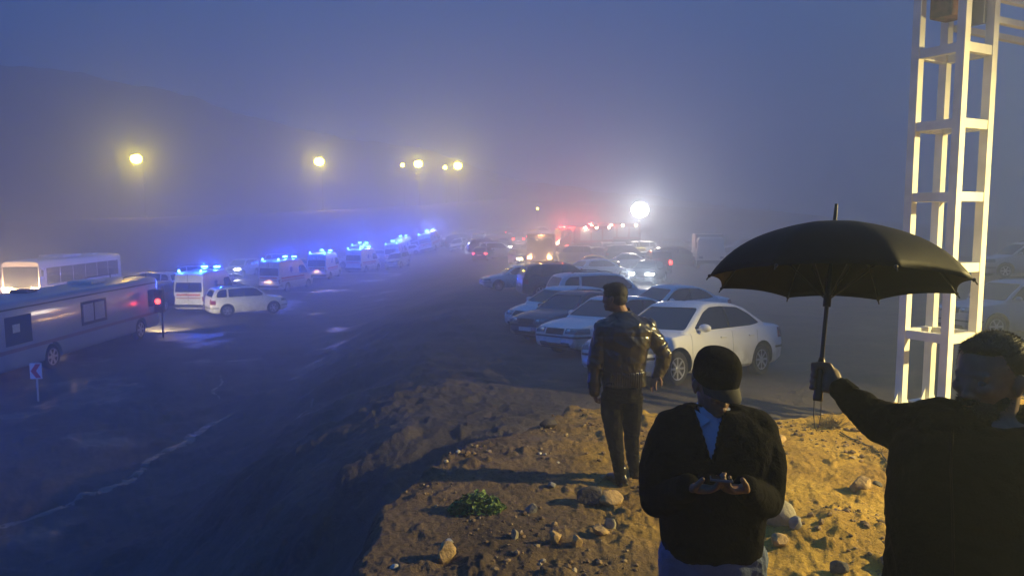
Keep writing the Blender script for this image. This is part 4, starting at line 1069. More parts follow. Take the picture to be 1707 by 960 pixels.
def shoe(parent, ankle, toe_dir, m=SHOE, s=1.0):
    a = Vector(ankle); d = Vector(toe_dir); d.z = 0; d.normalize(); l = Vector((-d.y, d.x, 0)); rot = Matrix((d, l, Vector((0, 0, 1)))).transposed()
    z = gz(a.x, a.y); bm = bmesh.new()
    ell(bm, Vector((a.x, a.y, z + .055)) - d * .01, (.055 * s, .040 * s, .055 * s), rot); ell(bm, Vector((a.x, a.y, z + .040)) + d * .08, (.10 * s, .044 * s, .038 * s), rot)
    ell(bm, Vector((a.x, a.y, z + .035)) + d * .15, (.055 * s, .044 * s, .028 * s), rot)
    box(bm, Vector((a.x, a.y, z + .014)) + d * .07, (.25 * s, .078 * s, .024), rot, .01)
    chain(bm, [((a.x, a.y, z + .05), .044), ((a.x, a.y, z + .14), .045)])
    return skinobj('shoe', bm, .006, m, parent, 3)

def strands(me, n, L, seed=1, flat=.5):
    '''short hairs standing off the hair surface'''
    v, nn_ = verts_np(me).copy(), norms_np(me).copy(); rs = np.random.RandomState(seed); ids = rs.randint(0, len(v), n)
    bm = bmesh.new(); bm.from_mesh(me)
    for i in ids:
        p = Vector(v[i]); d = (Vector(nn_[i]) + Vector(rs.randn(3)) * flat + Vector((0, 0, -.35))).normalized(); s = d.cross(Vector(rs.randn(3))).normalized() * .0011
        l = L * rs.uniform(.5, 1.2); a = [bm.verts.new(q) for q in (p - s - d * .002, p + s - d * .002, p + d * l)]; bm.faces.new(a)
    bm.to_mesh(me); bm.free()
# ---- the man in the leather jacket, seen from behind
def leather_man():
    D = 6.3
    def J(px, py, d=0): return P(px, py, D + d)
    zf = gz(J(1035, 812).x, D)
    r = thing('person', 'man in a shiny black leather jacket, seen from behind', 'person', (J(1035, 812).x, D, zf))
    inv = -Vector(r.location)
    def put(me_or_bm): pass
    hc = J(1024, 496); Rh = head_rot(R(150), R(4))
    bm = bmesh.new()
    head(bm, hc, Rh, 1.02)
    chain(bm, [(hc + Vector((.012, -.01, -.03)), .058), (J(1037, 524), .060), (J(1038, 535), .075)])
    torso_loft(bm, [(J(1037, 655), .15, .10), (J(1037, 615), .145, .095), (J(1037, 570), .18, .105), (J(1038, 545), .17, .09), (J(1038, 530), .08, .06)])
    for arm in ARM1: chain(bm, [(J(*p[:3]), q * .72) for p, q in arm])
    for leg in LEG1: chain(bm, [(J(*p[:3]), q * .8) for p, q in leg])
    w1 = J(991, 653, -.02); hand(bm, w1, (J(994, 673, .02) - w1), (1, .2, 0), 1, (.75, .8, .85, .9), 1.0, .5)
    w2 = J(1096, 625, .02); hand(bm, w2, (J(1085, 645, -.06) - w2), (.75, .65, 0), -1, (.28, .2, .3, .55), 1.0, .4, .12)
    for leg, dr in zip(LEG1, ((-.35, 1, 0), (.25, 1, 0))): 
        a = J(*leg[-1][0][:3]); chain(bm, [(a, .04), (Vector((a.x, a.y, gz(a.x, a.y) + .06)), .04)])
    b = skinobj('body', bm, .005, SKIN, r, 3)
    eyes(r, hc, Rh, 1.02)
    # jacket
    bm = bmesh.new()
    torso_loft(bm, [(J(1040, 641), .187, .130), (J(1040, 628), .186, .130), (J(1039, 612), .178, .126), (J(1040, 590), .196, .135), (J(1041, 566), .222, .145), (J(1041, 550), .232, .140), (J(1040, 538), .205, .118), (J(1039, 529), .125, .088), (J(1038, 520), .072, .068)], R(-6), 32, 2.3)
    for arm in ARM1: chain(bm, [(J(*p[:3]), q) for p, q in arm])
    chain(bm, [(J(1004, 546), .07), (J(1040, 541), .09), (J(1080, 545), .07)])
    z_h, z_b = J(1040, 641).z, J(1040, 617).z; cx = J(1040, 630).x
    def ex(v, n):
        band = ((v[:, 2] < z_b) & (v[:, 2] > z_h - .05) & (np.abs(v[:, 0] - cx) < .175))
        ribs = np.where(band & (n[:, 1] < -.2) & (np.abs(v[:, 0] - cx - .01) < .14), .006 * np.sin((v[:, 0]) * 330), 0)
        seam = -.006 * np.exp(-((v[:, 2] - z_b - .004) / .005) ** 2) * (np.abs(v[:, 0] - cx) < .2)
        yoke = -.004 * np.exp(-((v[:, 2] - J(1040, 556).z + .05 * np.abs(v[:, 0] - cx)) / .006) ** 2) * (n[:, 1] < 0)
        return ribs + seam + yoke
    def fj(me):
        v = verts_np(me); k = np.where((v[:, 2] < z_b), .25, 1.0)
        fold(me, .011, 5.2, (1, 1, .75), 3, ex)
    j = skinobj('jacket', bm, .0062, LEATHER, r, 3, fj)
    bm = bmesh.new(); c = J(1038, 520)
    lathe(bm, [(.066, -.028), (.074, -.02), (.070, .022), (.064, .026), (.060, .02), (.056, -.02)], 28, 'z', Matrix.Translation(c) @ Matrix.Rotation(R(10), 4, 'X'))
    obj('collar', bm, LEATHER, j, smooth=40)
    for (p, q), (p0, q0) in ((ARM1[0][-1], ARM1[0][-2]), (ARM1[1][-1], ARM1[1][-2])):
        a, b_ = J(*p[:3]), J(*p0[:3]); d = (b_ - a).normalized(); bm = bmesh.new(); tube(bm, [a - d * .012, a + d * .035], [q * 1.10, q * 1.14], 20); obj('cuff', bm, LEATHER, j, smooth=40)
    # trousers
    bm = bmesh.new()
    torso_loft(bm, [(J(1037, 668), .145, .108), (J(1037, 655), .158, .115), (J(1037, 645), .163, .115), (J(1038, 634), .165, .115)])
    for leg in LEG1: chain(bm, [(J(*p[:3]), q) for p, q in leg])
    skinobj('trousers', bm, .008, CLOTH2, r, 4, lambda me: fold(me, .005, 9, (1, 1, 1.4), 8))
    # hair
    bm = bmesh.new()
    ell(bm, hc + Rh @ Vector((-.016, 0, .040)), (.103, .083, .090), Rh, 28, 18); ell(bm, hc + Rh @ Vector((-.045, 0, -.005)), (.066, .077, .070), Rh, 24, 16); ell(bm, hc + Rh @ Vector((.045, 0, .088)), (.045, .058, .030), Rh)
    hr = skinobj('hair', bm, .005, HAIR, r, 2, lambda me: fold(me, .0012, 40, (1, 1, .4), 1)); strands(hr.data, 5000, .009, 3)
    for leg, dr in zip(LEG1, ((-.45, .8, 0), (.15, 1, 0))): shoe(r, J(*leg[-1][0][:3]), dr)
    return r
ARM1 = [[((1006, 549, 0), .080), ((999, 575, 0), .072), ((993, 606, -.02), .062), ((991, 632, -.02), .054), ((991, 652, -.02), .046)],
        [((1076, 549, 0), .080), ((1093, 566, .0), .070), ((1107, 588, .02), .062), ((1103, 608, .02), .054), ((1096, 626, .02), .044)]]
LEG1 = [[((1021, 662, 0), .098), ((1020, 690, 0), .092), ((1025, 735, -.01), .066), ((1031, 775, .0), .054), ((1036, 803, 0), .047)],
        [((1053, 662, 0), .096), ((1053, 690, .04), .088), ((1053, 730, .1), .064), ((1055, 765, .16), .054), ((1060, 794, .2), .046)]]
def rebase(r):
    """children were laid out in world coordinates; hang them on their root"""
    bpy.context.view_layer.update(); t = -Vector(r.location)
    for ch in r.children_recursive:
        if ch.type == 'MESH' and ch.parent == r or ch.type == 'MESH':
            ch.data.transform(Matrix.Translation(t))
pm = leather_man(); rebase(pm)

# ---- the man in the cap with the phone
def cap_man():
    D = 2.9
    def J(px, py, d=0): return P(px, py, D + d)
    c0 = J(1188, 900); zf = gz(c0.x, D)
    r = thing('person', 'man in a black cap looking down at the phone in his hands', 'person', (c0.x, D, zf))
    hc = J(1192, 640, -.02); Rh = head_rot(R(-78), R(20))
    arms = [[(J(1116, 722), .076), (J(1099, 775, -.02), .078), (J(1097, 832, -.03), .070), (J(1122, 826, -.14), .058), (J(1146, 812, -.27), .046)],
            [(J(1263, 720), .077), (J(1277, 775, -.02), .080), (J(1276, 832, -.03), .070), (J(1262, 827, -.14), .058), (J(1242, 813, -.27), .046)]]
    zk, za = zf + .50, zf + .10; x0 = c0.x
    legs = [[((x0 - .105, D, zf + .93), .108), ((x0 - .11, D, zk + .2), .095), ((x0 - .12, D, zk), .078), ((x0 - .13, D + .02, za), .066)],
            [((x0 + .105, D, zf + .93), .108), ((x0 + .11, D, zk + .2), .095), ((x0 + .12, D, zk), .078), ((x0 + .13, D + .02, za), .066)]]
    bm = bmesh.new(); head(bm, hc, Rh, .98)
    chain(bm, [(hc + Vector((0, .03, -.03)), .058), (J(1190, 690, .04), .062), (J(1189, 715, .03), .075)])
    torso_loft(bm, [(J(1187, 905), .16, .11), (J(1187, 830), .155, .11), (J(1188, 760), .18, .11), (J(1188, 712), .16, .085), (J(1189, 690, .02), .07, .06)])
    for a in arms: chain(bm, [(p, q * .72) for p, q in a])
    for l in legs: chain(bm, [(p, q * .75) for p, q in l] + [((l[-1][0][0], l[-1][0][1], zf + .06), .04)])
    wl, wr_ = arms[0][-1][0], arms[1][-1][0]
    hand(bm, wl, (1, -.62, .12), (.05, .15, 1), -1, (.42, .45, .5, .6), .98, .55)
    hand(bm, wr_, (-1, -.55, .12), (-.1, .1, 1), 1, (.62, .68, .72, .8), .98, .6)
    skinobj('body', bm, .005, SKIN, r, 3); eyes(r, hc, Rh, .98)
    # shirt
    bm = bmesh.new()
    torso_loft(bm, [(J(1188, 860), .165, .118), (J(1188, 800), .170, .120), (J(1188, 740), .185, .118), (J(1189, 706, .01), .13, .092), (J(1190, 690, .02), .078, .074), (J(1190, 676, .02), .068, .068)])
    sh = skinobj('shirt', bm, .008, SHIRT, r, 3, lambda me: fold(me, .003, 12, (1, 1, .6), 4))
    for s in (-1, 1):
        bm = bmesh.new(); a = J(1190 + s * 6, 700, -.078); b = J(1190 + s * 32, 682, -.02); c = J(1190 + s * 22, 712, -.085)
        V = [bm.verts.new(q + Vector((0, o_, 0))) for o_ in (0, .007) for q in (a, b, c)]
        bm.faces.new(V[:3]); bm.faces.new(V[3:][::-1])
        for i in range(3): bm.faces.new((V[i], V[(i + 1) % 3], V[3 + (i + 1) % 3], V[3 + i]))
        obj('shirt_collar', bm, SHIRT, sh)
    # jacket with the deep open neck
    bm = bmesh.new()
    torso_loft(bm, [(J(1187, 916), .190, .128), (J(1187, 900), .200, .136), (J(1187, 860), .205, .145), (J(1188, 800), .212, .150), (J(1188, 745), .232, .148), (J(1188, 715), .228, .130), (J(1189, 695), .165, .105), (J(1190, 680), .100, .085)], 0, 32, 2.5)
    for a in arms: chain(bm, a)
    chain(bm, [(J(1118, 714), .072), (J(1150, 704), .075)]); chain(bm, [(J(1260, 713), .072), (J(1226, 704), .075)])
    vt, vb = J(1188, 672, -.1), J(1187, 772, -.14)
    def fj(me):
        fold(me, .0045, 7, (1, 1, .8), 11)
        v = verts_np(me); hgt = (v[:, 2] - vb.z) / (vt.z - vb.z); half = .066 * np.clip(hgt, 0, 1.2)
        ins = (np.abs(v[:, 0] - vb.x - (vt.x - vb.x) * hgt) < half) & (v[:, 1] < D - .02) & (hgt > 0) & (np.abs(v[:, 0] - x0) < .12)
        v[:, 1] = np.where(ins, v[:, 1] + .06, v[:, 1]); set_np(me, v)
    j = skinobj('jacket', bm, .0068, CLOTH, r, 4, fj)
    bm = bmesh.new(); torso_loft(bm, [(J(1187, 921), .184, .124), (J(1187, 913), .196, .133), (J(1187, 899), .198, .134)], 0, 40, 2.5); obj('hem_band', bm, CLOTH, j, smooth=50)
    # jeans
    bm = bmesh.new(); torso_loft(bm, [(Vector((x0, D, zf + .88)), .185, .128), (Vector((x0, D, zf + .96)), .180, .124), (Vector((x0, D, zf + 1.06)), .168, .115)])
    for l in legs: chain(bm, l)
    skinobj('jeans', bm, .008, JEANS, r, 4, lambda me: fold(me, .006, 8, (1, 1, 1.2), 5))
    for s in (-1, 1): shoe(r, (x0 + s * .13, D + .02, za), (s * .25, -1, 0))
    # cap
    bm = bmesh.new(); q = lambda x, y, z: hc + Rh @ Vector((x, y, z))
    torso_loft(bm, [(Vector((-.006, 0, z_)), a_, b_) for z_, a_, b_ in ((.0, .098, .083), (.03, .103, .086), (.07, .103, .086), (.105, .094, .080), (.127, .078, .067), (.139, .052, .045), (.143, .02, .018))], 0, 32, 2.25)
    for v_ in bm.verts: v_.co = hc + Rh @ v_.co
    me = remesh(bm, .005, 3); bm = m2b(me)
    cut = bmesh.new(); box(cut, q(0, 0, -.06), (.4, .4, .17), Rh); me = boolean(bm, cut, 'DIFFERENCE'); me.materials.clear()
    cp = obj('cap', me, CLOTH, r, smooth=True)
    bm = bmesh.new(); rows = []
    for i in range(9):
        u = i / 8
        rows.append([q(.070 + .100 * u * (1 - (abs(k - 6) / 6) ** 2 * .75) - .035 * (abs(k - 6) / 6) ** 2, (k - 6) / 6 * .080 * (1 - .08 * u), .036 - .018 * u - .014 * (abs(k - 6) / 6) ** 2 * (.4 + u)) for k in range(13)])
    up = Rh @ Vector((0, 0, .004)); V = [[bm.verts.new(p + up * s) for p in row] for s in (0, 1) for row in rows]
    for s in (0, 9):
        for i in range(8):
            for k in range(12): bm.faces.new((V[s + i][k], V[s + i + 1][k], V[s + i + 1][k + 1], V[s + i][k + 1]))
    for i in range(8):
        for k in (0, 12): bm.faces.new((V[i][k], V[i + 1][k], V[9 + i + 1][k], V[9 + i][k]))
    for k in range(12):
        for i in (0, 8): bm.faces.new((V[i][k], V[i][k + 1], V[9 + i][k + 1], V[9 + i][k]))
    obj('cap_brim', bm, mat('brim_cloth', (.007, .007, .009), .8), cp, smooth=40)
    bm = bmesh.new(); ell(bm, q(-.012, 0, .139), (.008, .008, .005), Rh); obj('cap_button', bm, CLOTH, cp)
    bm = bmesh.new(); ell(bm, q(.070, .045, .085), (.006, .018, .008), Rh @ Matrix.Rotation(R(30), 3, 'Z')); obj('cap_emblem', bm, mat('emblem_grey', (.10, .10, .11), .5), cp)
    bm = bmesh.new(); ell(bm, q(-.035, 0, .0), (.070, .079, .060), Rh); skinobj('hair', bm, .006, HAIR, r, 2)
    rebase(r)
    # phone, held
    c = J(1202, 798, -.37); rot = Matrix.Rotation(R(-14), 3, 'Z') @ Matrix.Rotation(R(-14), 3, 'X')
    t = thing('smartphone', 'smartphone held flat in the hands of the man in the cap', 'phone', c)
    bm = bmesh.new(); box(bm, (0, 0, 0), (.075, .150, .008), rot, .003); obj('case', bm, mat('phone_case', (.10, .10, .11), .35), t)
    bm = bmesh.new(); box(bm, rot @ Vector((0, 0, .0048)), (.067, .142, .001), rot); obj('screen', bm, mat('phone_screen', (.02, .02, .025), .08), t)
cap_man()

# ---- the man holding the umbrella
HAND3 = P(1376, 634, 2.55); 
def umbrella_man():
    D = 2.1
    def J(px, py, d=0): return P(px, py, D + d)
    c0 = J(1640, 900); zf = gz(c0.x, D)
    r = thing('person', 'bearded man in a black coat holding up the umbrella', 'person', (c0.x, D, zf))
    hc = J(1648, 628); Rh = head_rot(R(-154), R(4)); x0 = c0.x; yaw = R(-35)
    wr_ = HAND3 + Vector((.052, -.035, -.02))
    arm = [(J(1568, 716, .03), .088), (J(1515, 716, .14), .076), (J(1470, 704, .25), .060), (J(1428, 672, .35), .046), (wr_, .034)]
    arm2 = [(J(1735, 722, -.02), .088), (J(1752, 800, -.02), .078), (J(1752, 900, -.04), .068), (J(1720, 985, -.14), .056), (J(1700, 1040, -.2), .046)]
    legs = [[((x0 - .09, D + .04, zf + .92), .112), ((x0 - .10, D + .04, zf + .5), .082), ((x0 - .11, D + .05, zf + .1), .068)],
            [((x0 + .10, D - .04, zf + .92), .112), ((x0 + .12, D - .04, zf + .5), .082), ((x0 + .13, D - .03, zf + .1), .068)]]
    bm = bmesh.new(); head(bm, hc, Rh, 1.03)
    chain(bm, [(hc + Vector((.02, .0, -.04)), .064), (J(1648, 690), .068), (J(1648, 715), .085)])
    zc_ = lambda py: J(1640, py)
    torso_loft(bm, [(zc_(960), .17, .13), (zc_(860), .175, .13), (zc_(760), .19, .12), (zc_(712), .17, .10), (zc_(692), .08, .07)], yaw * .5)
    chain(bm, [(p, q * .72) for p, q in arm[:-1]] + [(wr_, .027)]); chain(bm, [(p, q * .72) for p, q in arm2])
    for l in legs: chain(bm, [(p, q * .75) for p, q in l] + [((l[-1][0][0], l[-1][0][1], zf + .06), .045)])
    ax = (UMB_TOP - UMB_BOT).normalized()
    # fist closed round the handle: palm against the handle, fingers wrapping round its far side
    d = (HAND3 - wr_); d = (d - ax * d.dot(ax)).normalized(); lat = ax
    palm = Vector(HAND3) + Vector((.022, -.030, 0)); 
    for k in range(4):   # each finger circles the shaft
        base = Vector(HAND3) + ax * (.032 - .0215 * k); e1 = -d; e2 = ax.cross(e1).normalized(); rr_ = .0245
        if (e2.y < 0): e2 = -e2
        pts = []
        for q, tt in enumerate((-35, 20, 75, 130, 185, 235)):
            t = R(tt); pts.append((base + (e1 * math.cos(t) + e2 * math.sin(t)) * rr_, .0115 - .0006 * q))
        chain(bm, pts, 10)
    ell(bm, Vector(HAND3) - d * .038, (.032, .022, .046), Matrix((d, ax.cross(d).normalized(), ax)).transposed())
    ell(bm, Vector(HAND3) - d * .030 + Vector((0, -.012, 0)), (.026, .022, .042), Matrix((d, ax.cross(d).normalized(), ax)).transposed())
    t0 = Vector(HAND3) - d * .035 + ax * .030
    chain(bm, [(t0, .016), (Vector(HAND3) - d * .018 + ax * .050 - Vector((0, .016, 0)), .0135), (Vector(HAND3) + d * .010 + ax * .052 - Vector((0, .021, 0)), .012), (Vector(HAND3) + d * .030 + ax * .048 - Vector((0, .012, 0)), .010)], 10)
    chain(bm, [(wr_, .028), (Vector(HAND3) - d * .045, .027)])
    h2 = arm2[-1][0]; hand(bm, h2, (-.2, .05, -1), (-1, .3, 0), 1, (.4, .45, .5, .5))
    skinobj('body', bm, .005, SKIN, r, 3); eyes(r, hc, Rh, 1.03)
    bm = bmesh.new()
    torso_loft(bm, [(zc_(1100), .27, .20), (zc_(1000), .262, .19), (zc_(900), .255, .185), (zc_(820), .250, .180), (zc_(760), .245, .165), (zc_(728), .225, .145), (zc_(712), .165, .12), (zc_(704), .110, .095)], yaw * .4, 32, 2.4)
    chain(bm, arm); chain(bm, arm2); chain(bm, [(J(1575, 712), .075), (J(1612, 716), .075)]); chain(bm, [(J(1730, 722), .075), (J(1690, 718), .075)])
    j = skinobj('coat', bm, .007, CLOTH, r, 4, lambda me: fold(me, .0085, 6, (1, 1, .9), 21))
    bm = bmesh.new(); c = J(1652, 706, .03)
    lathe(bm, [(.100, -.05), (.098, .0), (.088, .045), (.080, .045), (.086, -.0), (.085, -.05)], 32, 'z', Matrix.Translation(c) @ Matrix.Rotation(R(-8), 4, 'Y'))
    obj('collar', bm, CLOTH, j, smooth=40)
    bm = bmesh.new(); a = arm[-1][0]; d_ = (arm[-2][0] - a).normalized(); tube(bm, [a + d_ * .0, a + d_ * .045], [.040, .044], 20); obj('cuff', bm, CLOTH, j, smooth=40)
    # shirt collar seen at the open neck and the coat zip
    bm = bmesh.new(); ell(bm, J(1600, 706, -.02), (.05, .05, .022), Matrix.Rotation(R(20), 3, 'Y')); obj('scarf', bm, mat('grey_blue_knit', (.10, .13, .20), .9), r, smooth=True)
    bm = bmesh.new(); tube(bm, [J(1588, 715, -.145), J(1585, 780, -.17), J(1588, 860, -.185), J(1590, 960, -.19)], .0035, 6); obj('zip', bm, CLOTH2, j)
    bm = bmesh.new(); torso_loft(bm, [(Vector((x0, D, zf + .86)), .19, .13), (Vector((x0, D, zf + 1.0)), .18, .13)])
    for l in legs: chain(bm, l)
    skinobj('trousers', bm, .009, CLOTH2, r, 4, lambda me: fold(me, .006, 8, (1, 1, 1.2), 6))
    for s in (0, 1): shoe(r, legs[s][-1][0], (-.8, -.5, 0))
    q = lambda x, y, z: hc + Rh @ Vector((x, y, z))
    bm = bmesh.new(); ell(bm, q(-.027, 0, .040), (.100, .084, .088), Rh, 28, 18); ell(bm, q(-.052, 0, .0), (.066, .078, .072), Rh); ell(bm, q(.030, 0, .086), (.045, .058, .028), Rh)
    hr = skinobj('hair', bm, .005, HAIR, r, 2, lambda me: fold(me, .0006, 30, (1, 1, .5), 2)); strands(hr.data, 7000, .009, 5, .5)
    bm = bmesh.new(); ell(bm, q(.052, 0, -.084), (.050, .058, .046), Rh); ell(bm, q(.012, .045, -.058), (.040, .022, .036), Rh); ell(bm, q(.012, -.045, -.058), (.040, .022, .036), Rh); ell(bm, q(.092, 0, -.054), (.012, .028, .006), Rh)
    hr = skinobj('beard', bm, .005, HAIR, r, 2, lambda me: fold(me, .0008, 40, (1, 1, .5), 2)); strands(hr.data, 5000, .010, 6, .7)
    rebase(r)
UMB_BOT = P(1363, 668, 2.53); UMB_TOP = P(1391, 374, 2.63)
ax_ = (UMB_TOP - UMB_BOT).normalized(); HAND3 = UMB_BOT + ax_ * .075
umbrella_man()

# ---- umbrella
def umbrella():
    base = UMB_BOT; r = thing('umbrella', 'large open black umbrella held up by the bearded man', 'umbrella', base)
    top = UMB_TOP - base; ax = top.normalized(); Rr, Hh = .428, .195
    nrm = Vector((.075, .215, 1)).normalized(); u = Vector((1, 0, 0)); u = (u - nrm * u.dot(nrm)).normalized(); v = nrm.cross(u)
    M = Matrix((u, v, nrm)).transposed()
    FAB = mat('umbrella_fabric', (.004, .005, .010), .6, spec=.08, bump=.1, bscale=8)
    n, na = 16, 8 * 10; off = R(0)
    def rib(t, th): # position on the dome above a rib
        ph = t * 1.02; return Vector((Rr * math.sin(ph) / math.sin(1.02) * math.cos(th), Rr * math.sin(ph) / math.sin(1.02) * math.sin(th), -Hh * (1 - math.cos(ph)) / (1 - math.cos(1.02)) - .018 * t ** 6))
    bm = bmesh.new(); rows = []
    for i in range(n + 1):
        t = i / n; row = []
        for k in range(na):
            seg = k // 10; f = (k % 10) / 10
            a, b = rib(t, off + seg * R(45)), rib(t, off + (seg + 1) * R(45)); p = a.lerp(b, f)
            s = 4 * f * (1 - f); full = rib(t, off + (seg + f) * R(45)); p = p.lerp(full, .25); p *= 1 - .0 * s
            p.x *= 1 - .055 * s * t ** 4; p.y *= 1 - .055 * s * t ** 4; p.z -= -.010 * s * t * t
            row.append(bm.verts.new(top + M @ p) if i else None)
        rows.append(row)
    c = bm.verts.new(top)
    for k in range(na): bm.faces.new((c, rows[1][k], rows[1][(k + 1) % na]))
    for i in range(1, n):
        for k in range(na): bm.faces.new((rows[i][k], rows[i + 1][k], rows[i + 1][(k + 1) % na], rows[i][(k + 1) % na]))
    o = obj('canopy', bm, FAB, r, smooth=50); so = o.modifiers.new('s', 'SOLIDIFY'); so.thickness = .0012
    for k in range(8):
        th = off + k * R(45); pts = [top + M @ (rib(t / 12, th) - Vector((0, 0, .006))) for t in range(1, 13)]
        bm = bmesh.new(); tube(bm, pts, .0024, 6); rb = obj('rib', bm, BLACK, r, smooth=True)
        e = top + M @ rib(1, th); bm = bmesh.new(); ell(bm, e, .006); tube(bm, [e, e + (M @ (rib(1, th) - rib(.94, th))).normalized() * .018], .0025, 6); obj('rib_tip', bm, BLACK, rb)
        bm = bmesh.new(); tube(bm, [ax * (top.length - .27), top + M @ (rib(.5, th) - Vector((0, 0, .006)))], .002, 6); obj('stretcher', bm, BLACK, r)
    bm = bmesh.new(); tube(bm, [ax * .1, ax * (top.length - .0)], .0075, 12); obj('shaft', bm, mat('shaft_black', (.02, .02, .022), .3), r, smooth=40)
    bm = bmesh.new(); tube(bm, [ax * (top.length - .005), ax * (top.length + .012), ax * (top.length + .014), ax * (top.length + .072)], [.016, .012, .007, .0055], 12); obj('ferrule', bm, mat('ferrule_black', (.02, .02, .022), .3), r, smooth=40)
    bm = bmesh.new(); tube(bm, [ax * (top.length - .29), ax * (top.length - .25)], .013, 12); obj('runner', bm, BLACK, r)
    bm = bmesh.new(); tube(bm, [ax * z for z in (-.0, .01, .05, .13, .15)], [.016, .0165, .014, .013, .009], 14); h = obj('handle', bm, mat('handle_wood', (.055, .022, .014), .4), r, smooth=True)
    bm = bmesh.new(); tube(bm, [Vector((-.012, 0, .0)), Vector((-.012, .0, -.05)), Vector((-.006, 0, -.095)), Vector((0, 0, -.105)), Vector((.010, 0, -.08)), Vector((.013, 0, -.03)), Vector((.012, 0, .0))], .0016, 6); obj('wrist_strap', bm, mat('strap_grey', (.12, .11, .10), .8), r)
umbrella()

# ------------------------------------------------------------------ stones, weeds, cable on the mound
def ico(bm, sub=2):
    return bmesh.ops.create_icosphere(bm, subdivisions=sub, radius=1)['verts']
def rock_mesh(seed, s, flat=.7, sub=3):
    bm = bmesh.new(); vs = ico(bm, sub); rs = np.random.RandomState(seed)
    pl = [(Vector(rs.randn(3)).normalized(), rs.uniform(.55, .9)) for _ in range(11)]
    for v in vs:
        p = v.co.copy()
        for nn_, d in pl:
            e = p.dot(nn_) - d
            if e > 0: p -= nn_ * e
        k = 1 + .10 * float(fbm(np.array([p.x * 3 + seed]), np.array([p.y * 3]), np.array([p.z * 3]), o=3)[0]); p *= k
        v.co = Vector((p.x * s[0], p.y * s[1], p.z * s[2]))
    return bm
R_Y = mat('ochre_stone', (.42, .28, .12), .8, bump=.6, bscale=50, var=.35, vscale=20)
R_P = mat('pale_stone', (.33, .29, .20), .85, bump=.5, bscale=40, var=.3, vscale=14)
R_G = mat('grey_stone', (.22, .21, .20), .8, bump=.5, bscale=40, var=.3, vscale=16)
R_B = mat('dark_stone', (.07, .06, .055), .85, bump=.6, bscale=40, var=.3, vscale=16)
R_W = mat('white_pebble', (.45, .42, .36), .75, bump=.3, bscale=60)
rocks = [(1434, 818, (.10, .085, .075), R_Y, 'angular ochre stone lying alone right of centre between the two dark figures'),
  (1462, 812, (.055, .045, .03), R_B, 'low dark stone touching the right of the lone ochre stone'),
  (1290, 868, (.16, .13, .13), R_P, 'large pale rounded boulder just right of the man in the cap'),
  (1326, 878, (.06, .05, .055), R_G, 'grey stone in the dirt heap right of the pale boulder'),
  (1300, 905, (.075, .06, .05), R_Y, 'yellowish stone at the foot of the dirt heap by the cap wearer'),
  (985, 838, (.13, .10, .085), R_B, 'dark blocky stone left of the shoes of the man in leather'),
  (1016, 838, (.14, .11, .06), R_Y, 'flat yellowish slab between the dark blocky stone and the leather-jacket man shoe'),
  (1016, 878, (.05, .045, .06), R_P, 'upright pale yellow stone below the flat slab'),
  (1000, 892, (.085, .07, .045), R_Y, 'orange-brown stone leaning against the upright pale one'),
  (858, 898, (.035, .03, .055), R_P, 'slim pale stone standing upright near the front of the mound'),
  (926, 902, (.06, .05, .06), R_Y, 'triangular ochre stone left of the stone with a split top'),
  (962, 910, (.05, .04, .05), R_Y, 'small pointed ochre stone at the front centre of the mound'),
  (886, 852, (.05, .04, .05), R_G, 'small grey-brown stone just right of the green weed'),
  (745, 930, (.09, .07, .08), R_Y, 'brown stone at the front left corner of the mound'),
  (750, 905, (.035, .03, .02), R_W, 'pale chip of stone above the front left corner'),
  (658, 944, (.04, .03, .022), R_W, 'white piece of rubble alone low at the left foot of the mound'),
  (1492, 950, (.10, .08, .05), R_B, 'dark clod at the bottom edge next to the black coat'),
  (1398, 955, (.07, .06, .05), R_B, 'dark clod at the bottom edge between the two dark figures'),
  (900, 756, (.025, .02, .016), R_W, 'left of two tiny white pebbles above the shadow on the mound'),
  (908, 760, (.022, .02, .014), R_W, 'right of two tiny white pebbles above the shadow on the mound'),
  (764, 760, (.03, .025, .015), R_W, 'white pebble on the top rim of the mound'),
  (930, 768, (.018, .016, .01), R_W, 'tiny white chip right of the pair of white pebbles'),
  (915, 712, (.12, .09, .07), R_B, 'dark clod on the far bank of the mound'),
  (1300, 735, (.08, .07, .05), R_Y, 'ochre clod under the umbrella right of the cap wearer shoulder'),
  (920, 812, (.05, .04, .025), R_G, 'flat grey stone at the tip of the dark shadow'),
]
for i, (px, py, s, m, lb) in enumerate(rocks):
    g = G(px, py); bm = rock_mesh(i + 3, s); o = obj('stone', bm, m, smooth=28)
    o.location = (g.x, g.y, gz(g.x, g.y) + s[2] * .45); o.rotation_euler = (0, 0, i * 1.3); tag(o, lb, 'stone', 'stones lying on the mound')
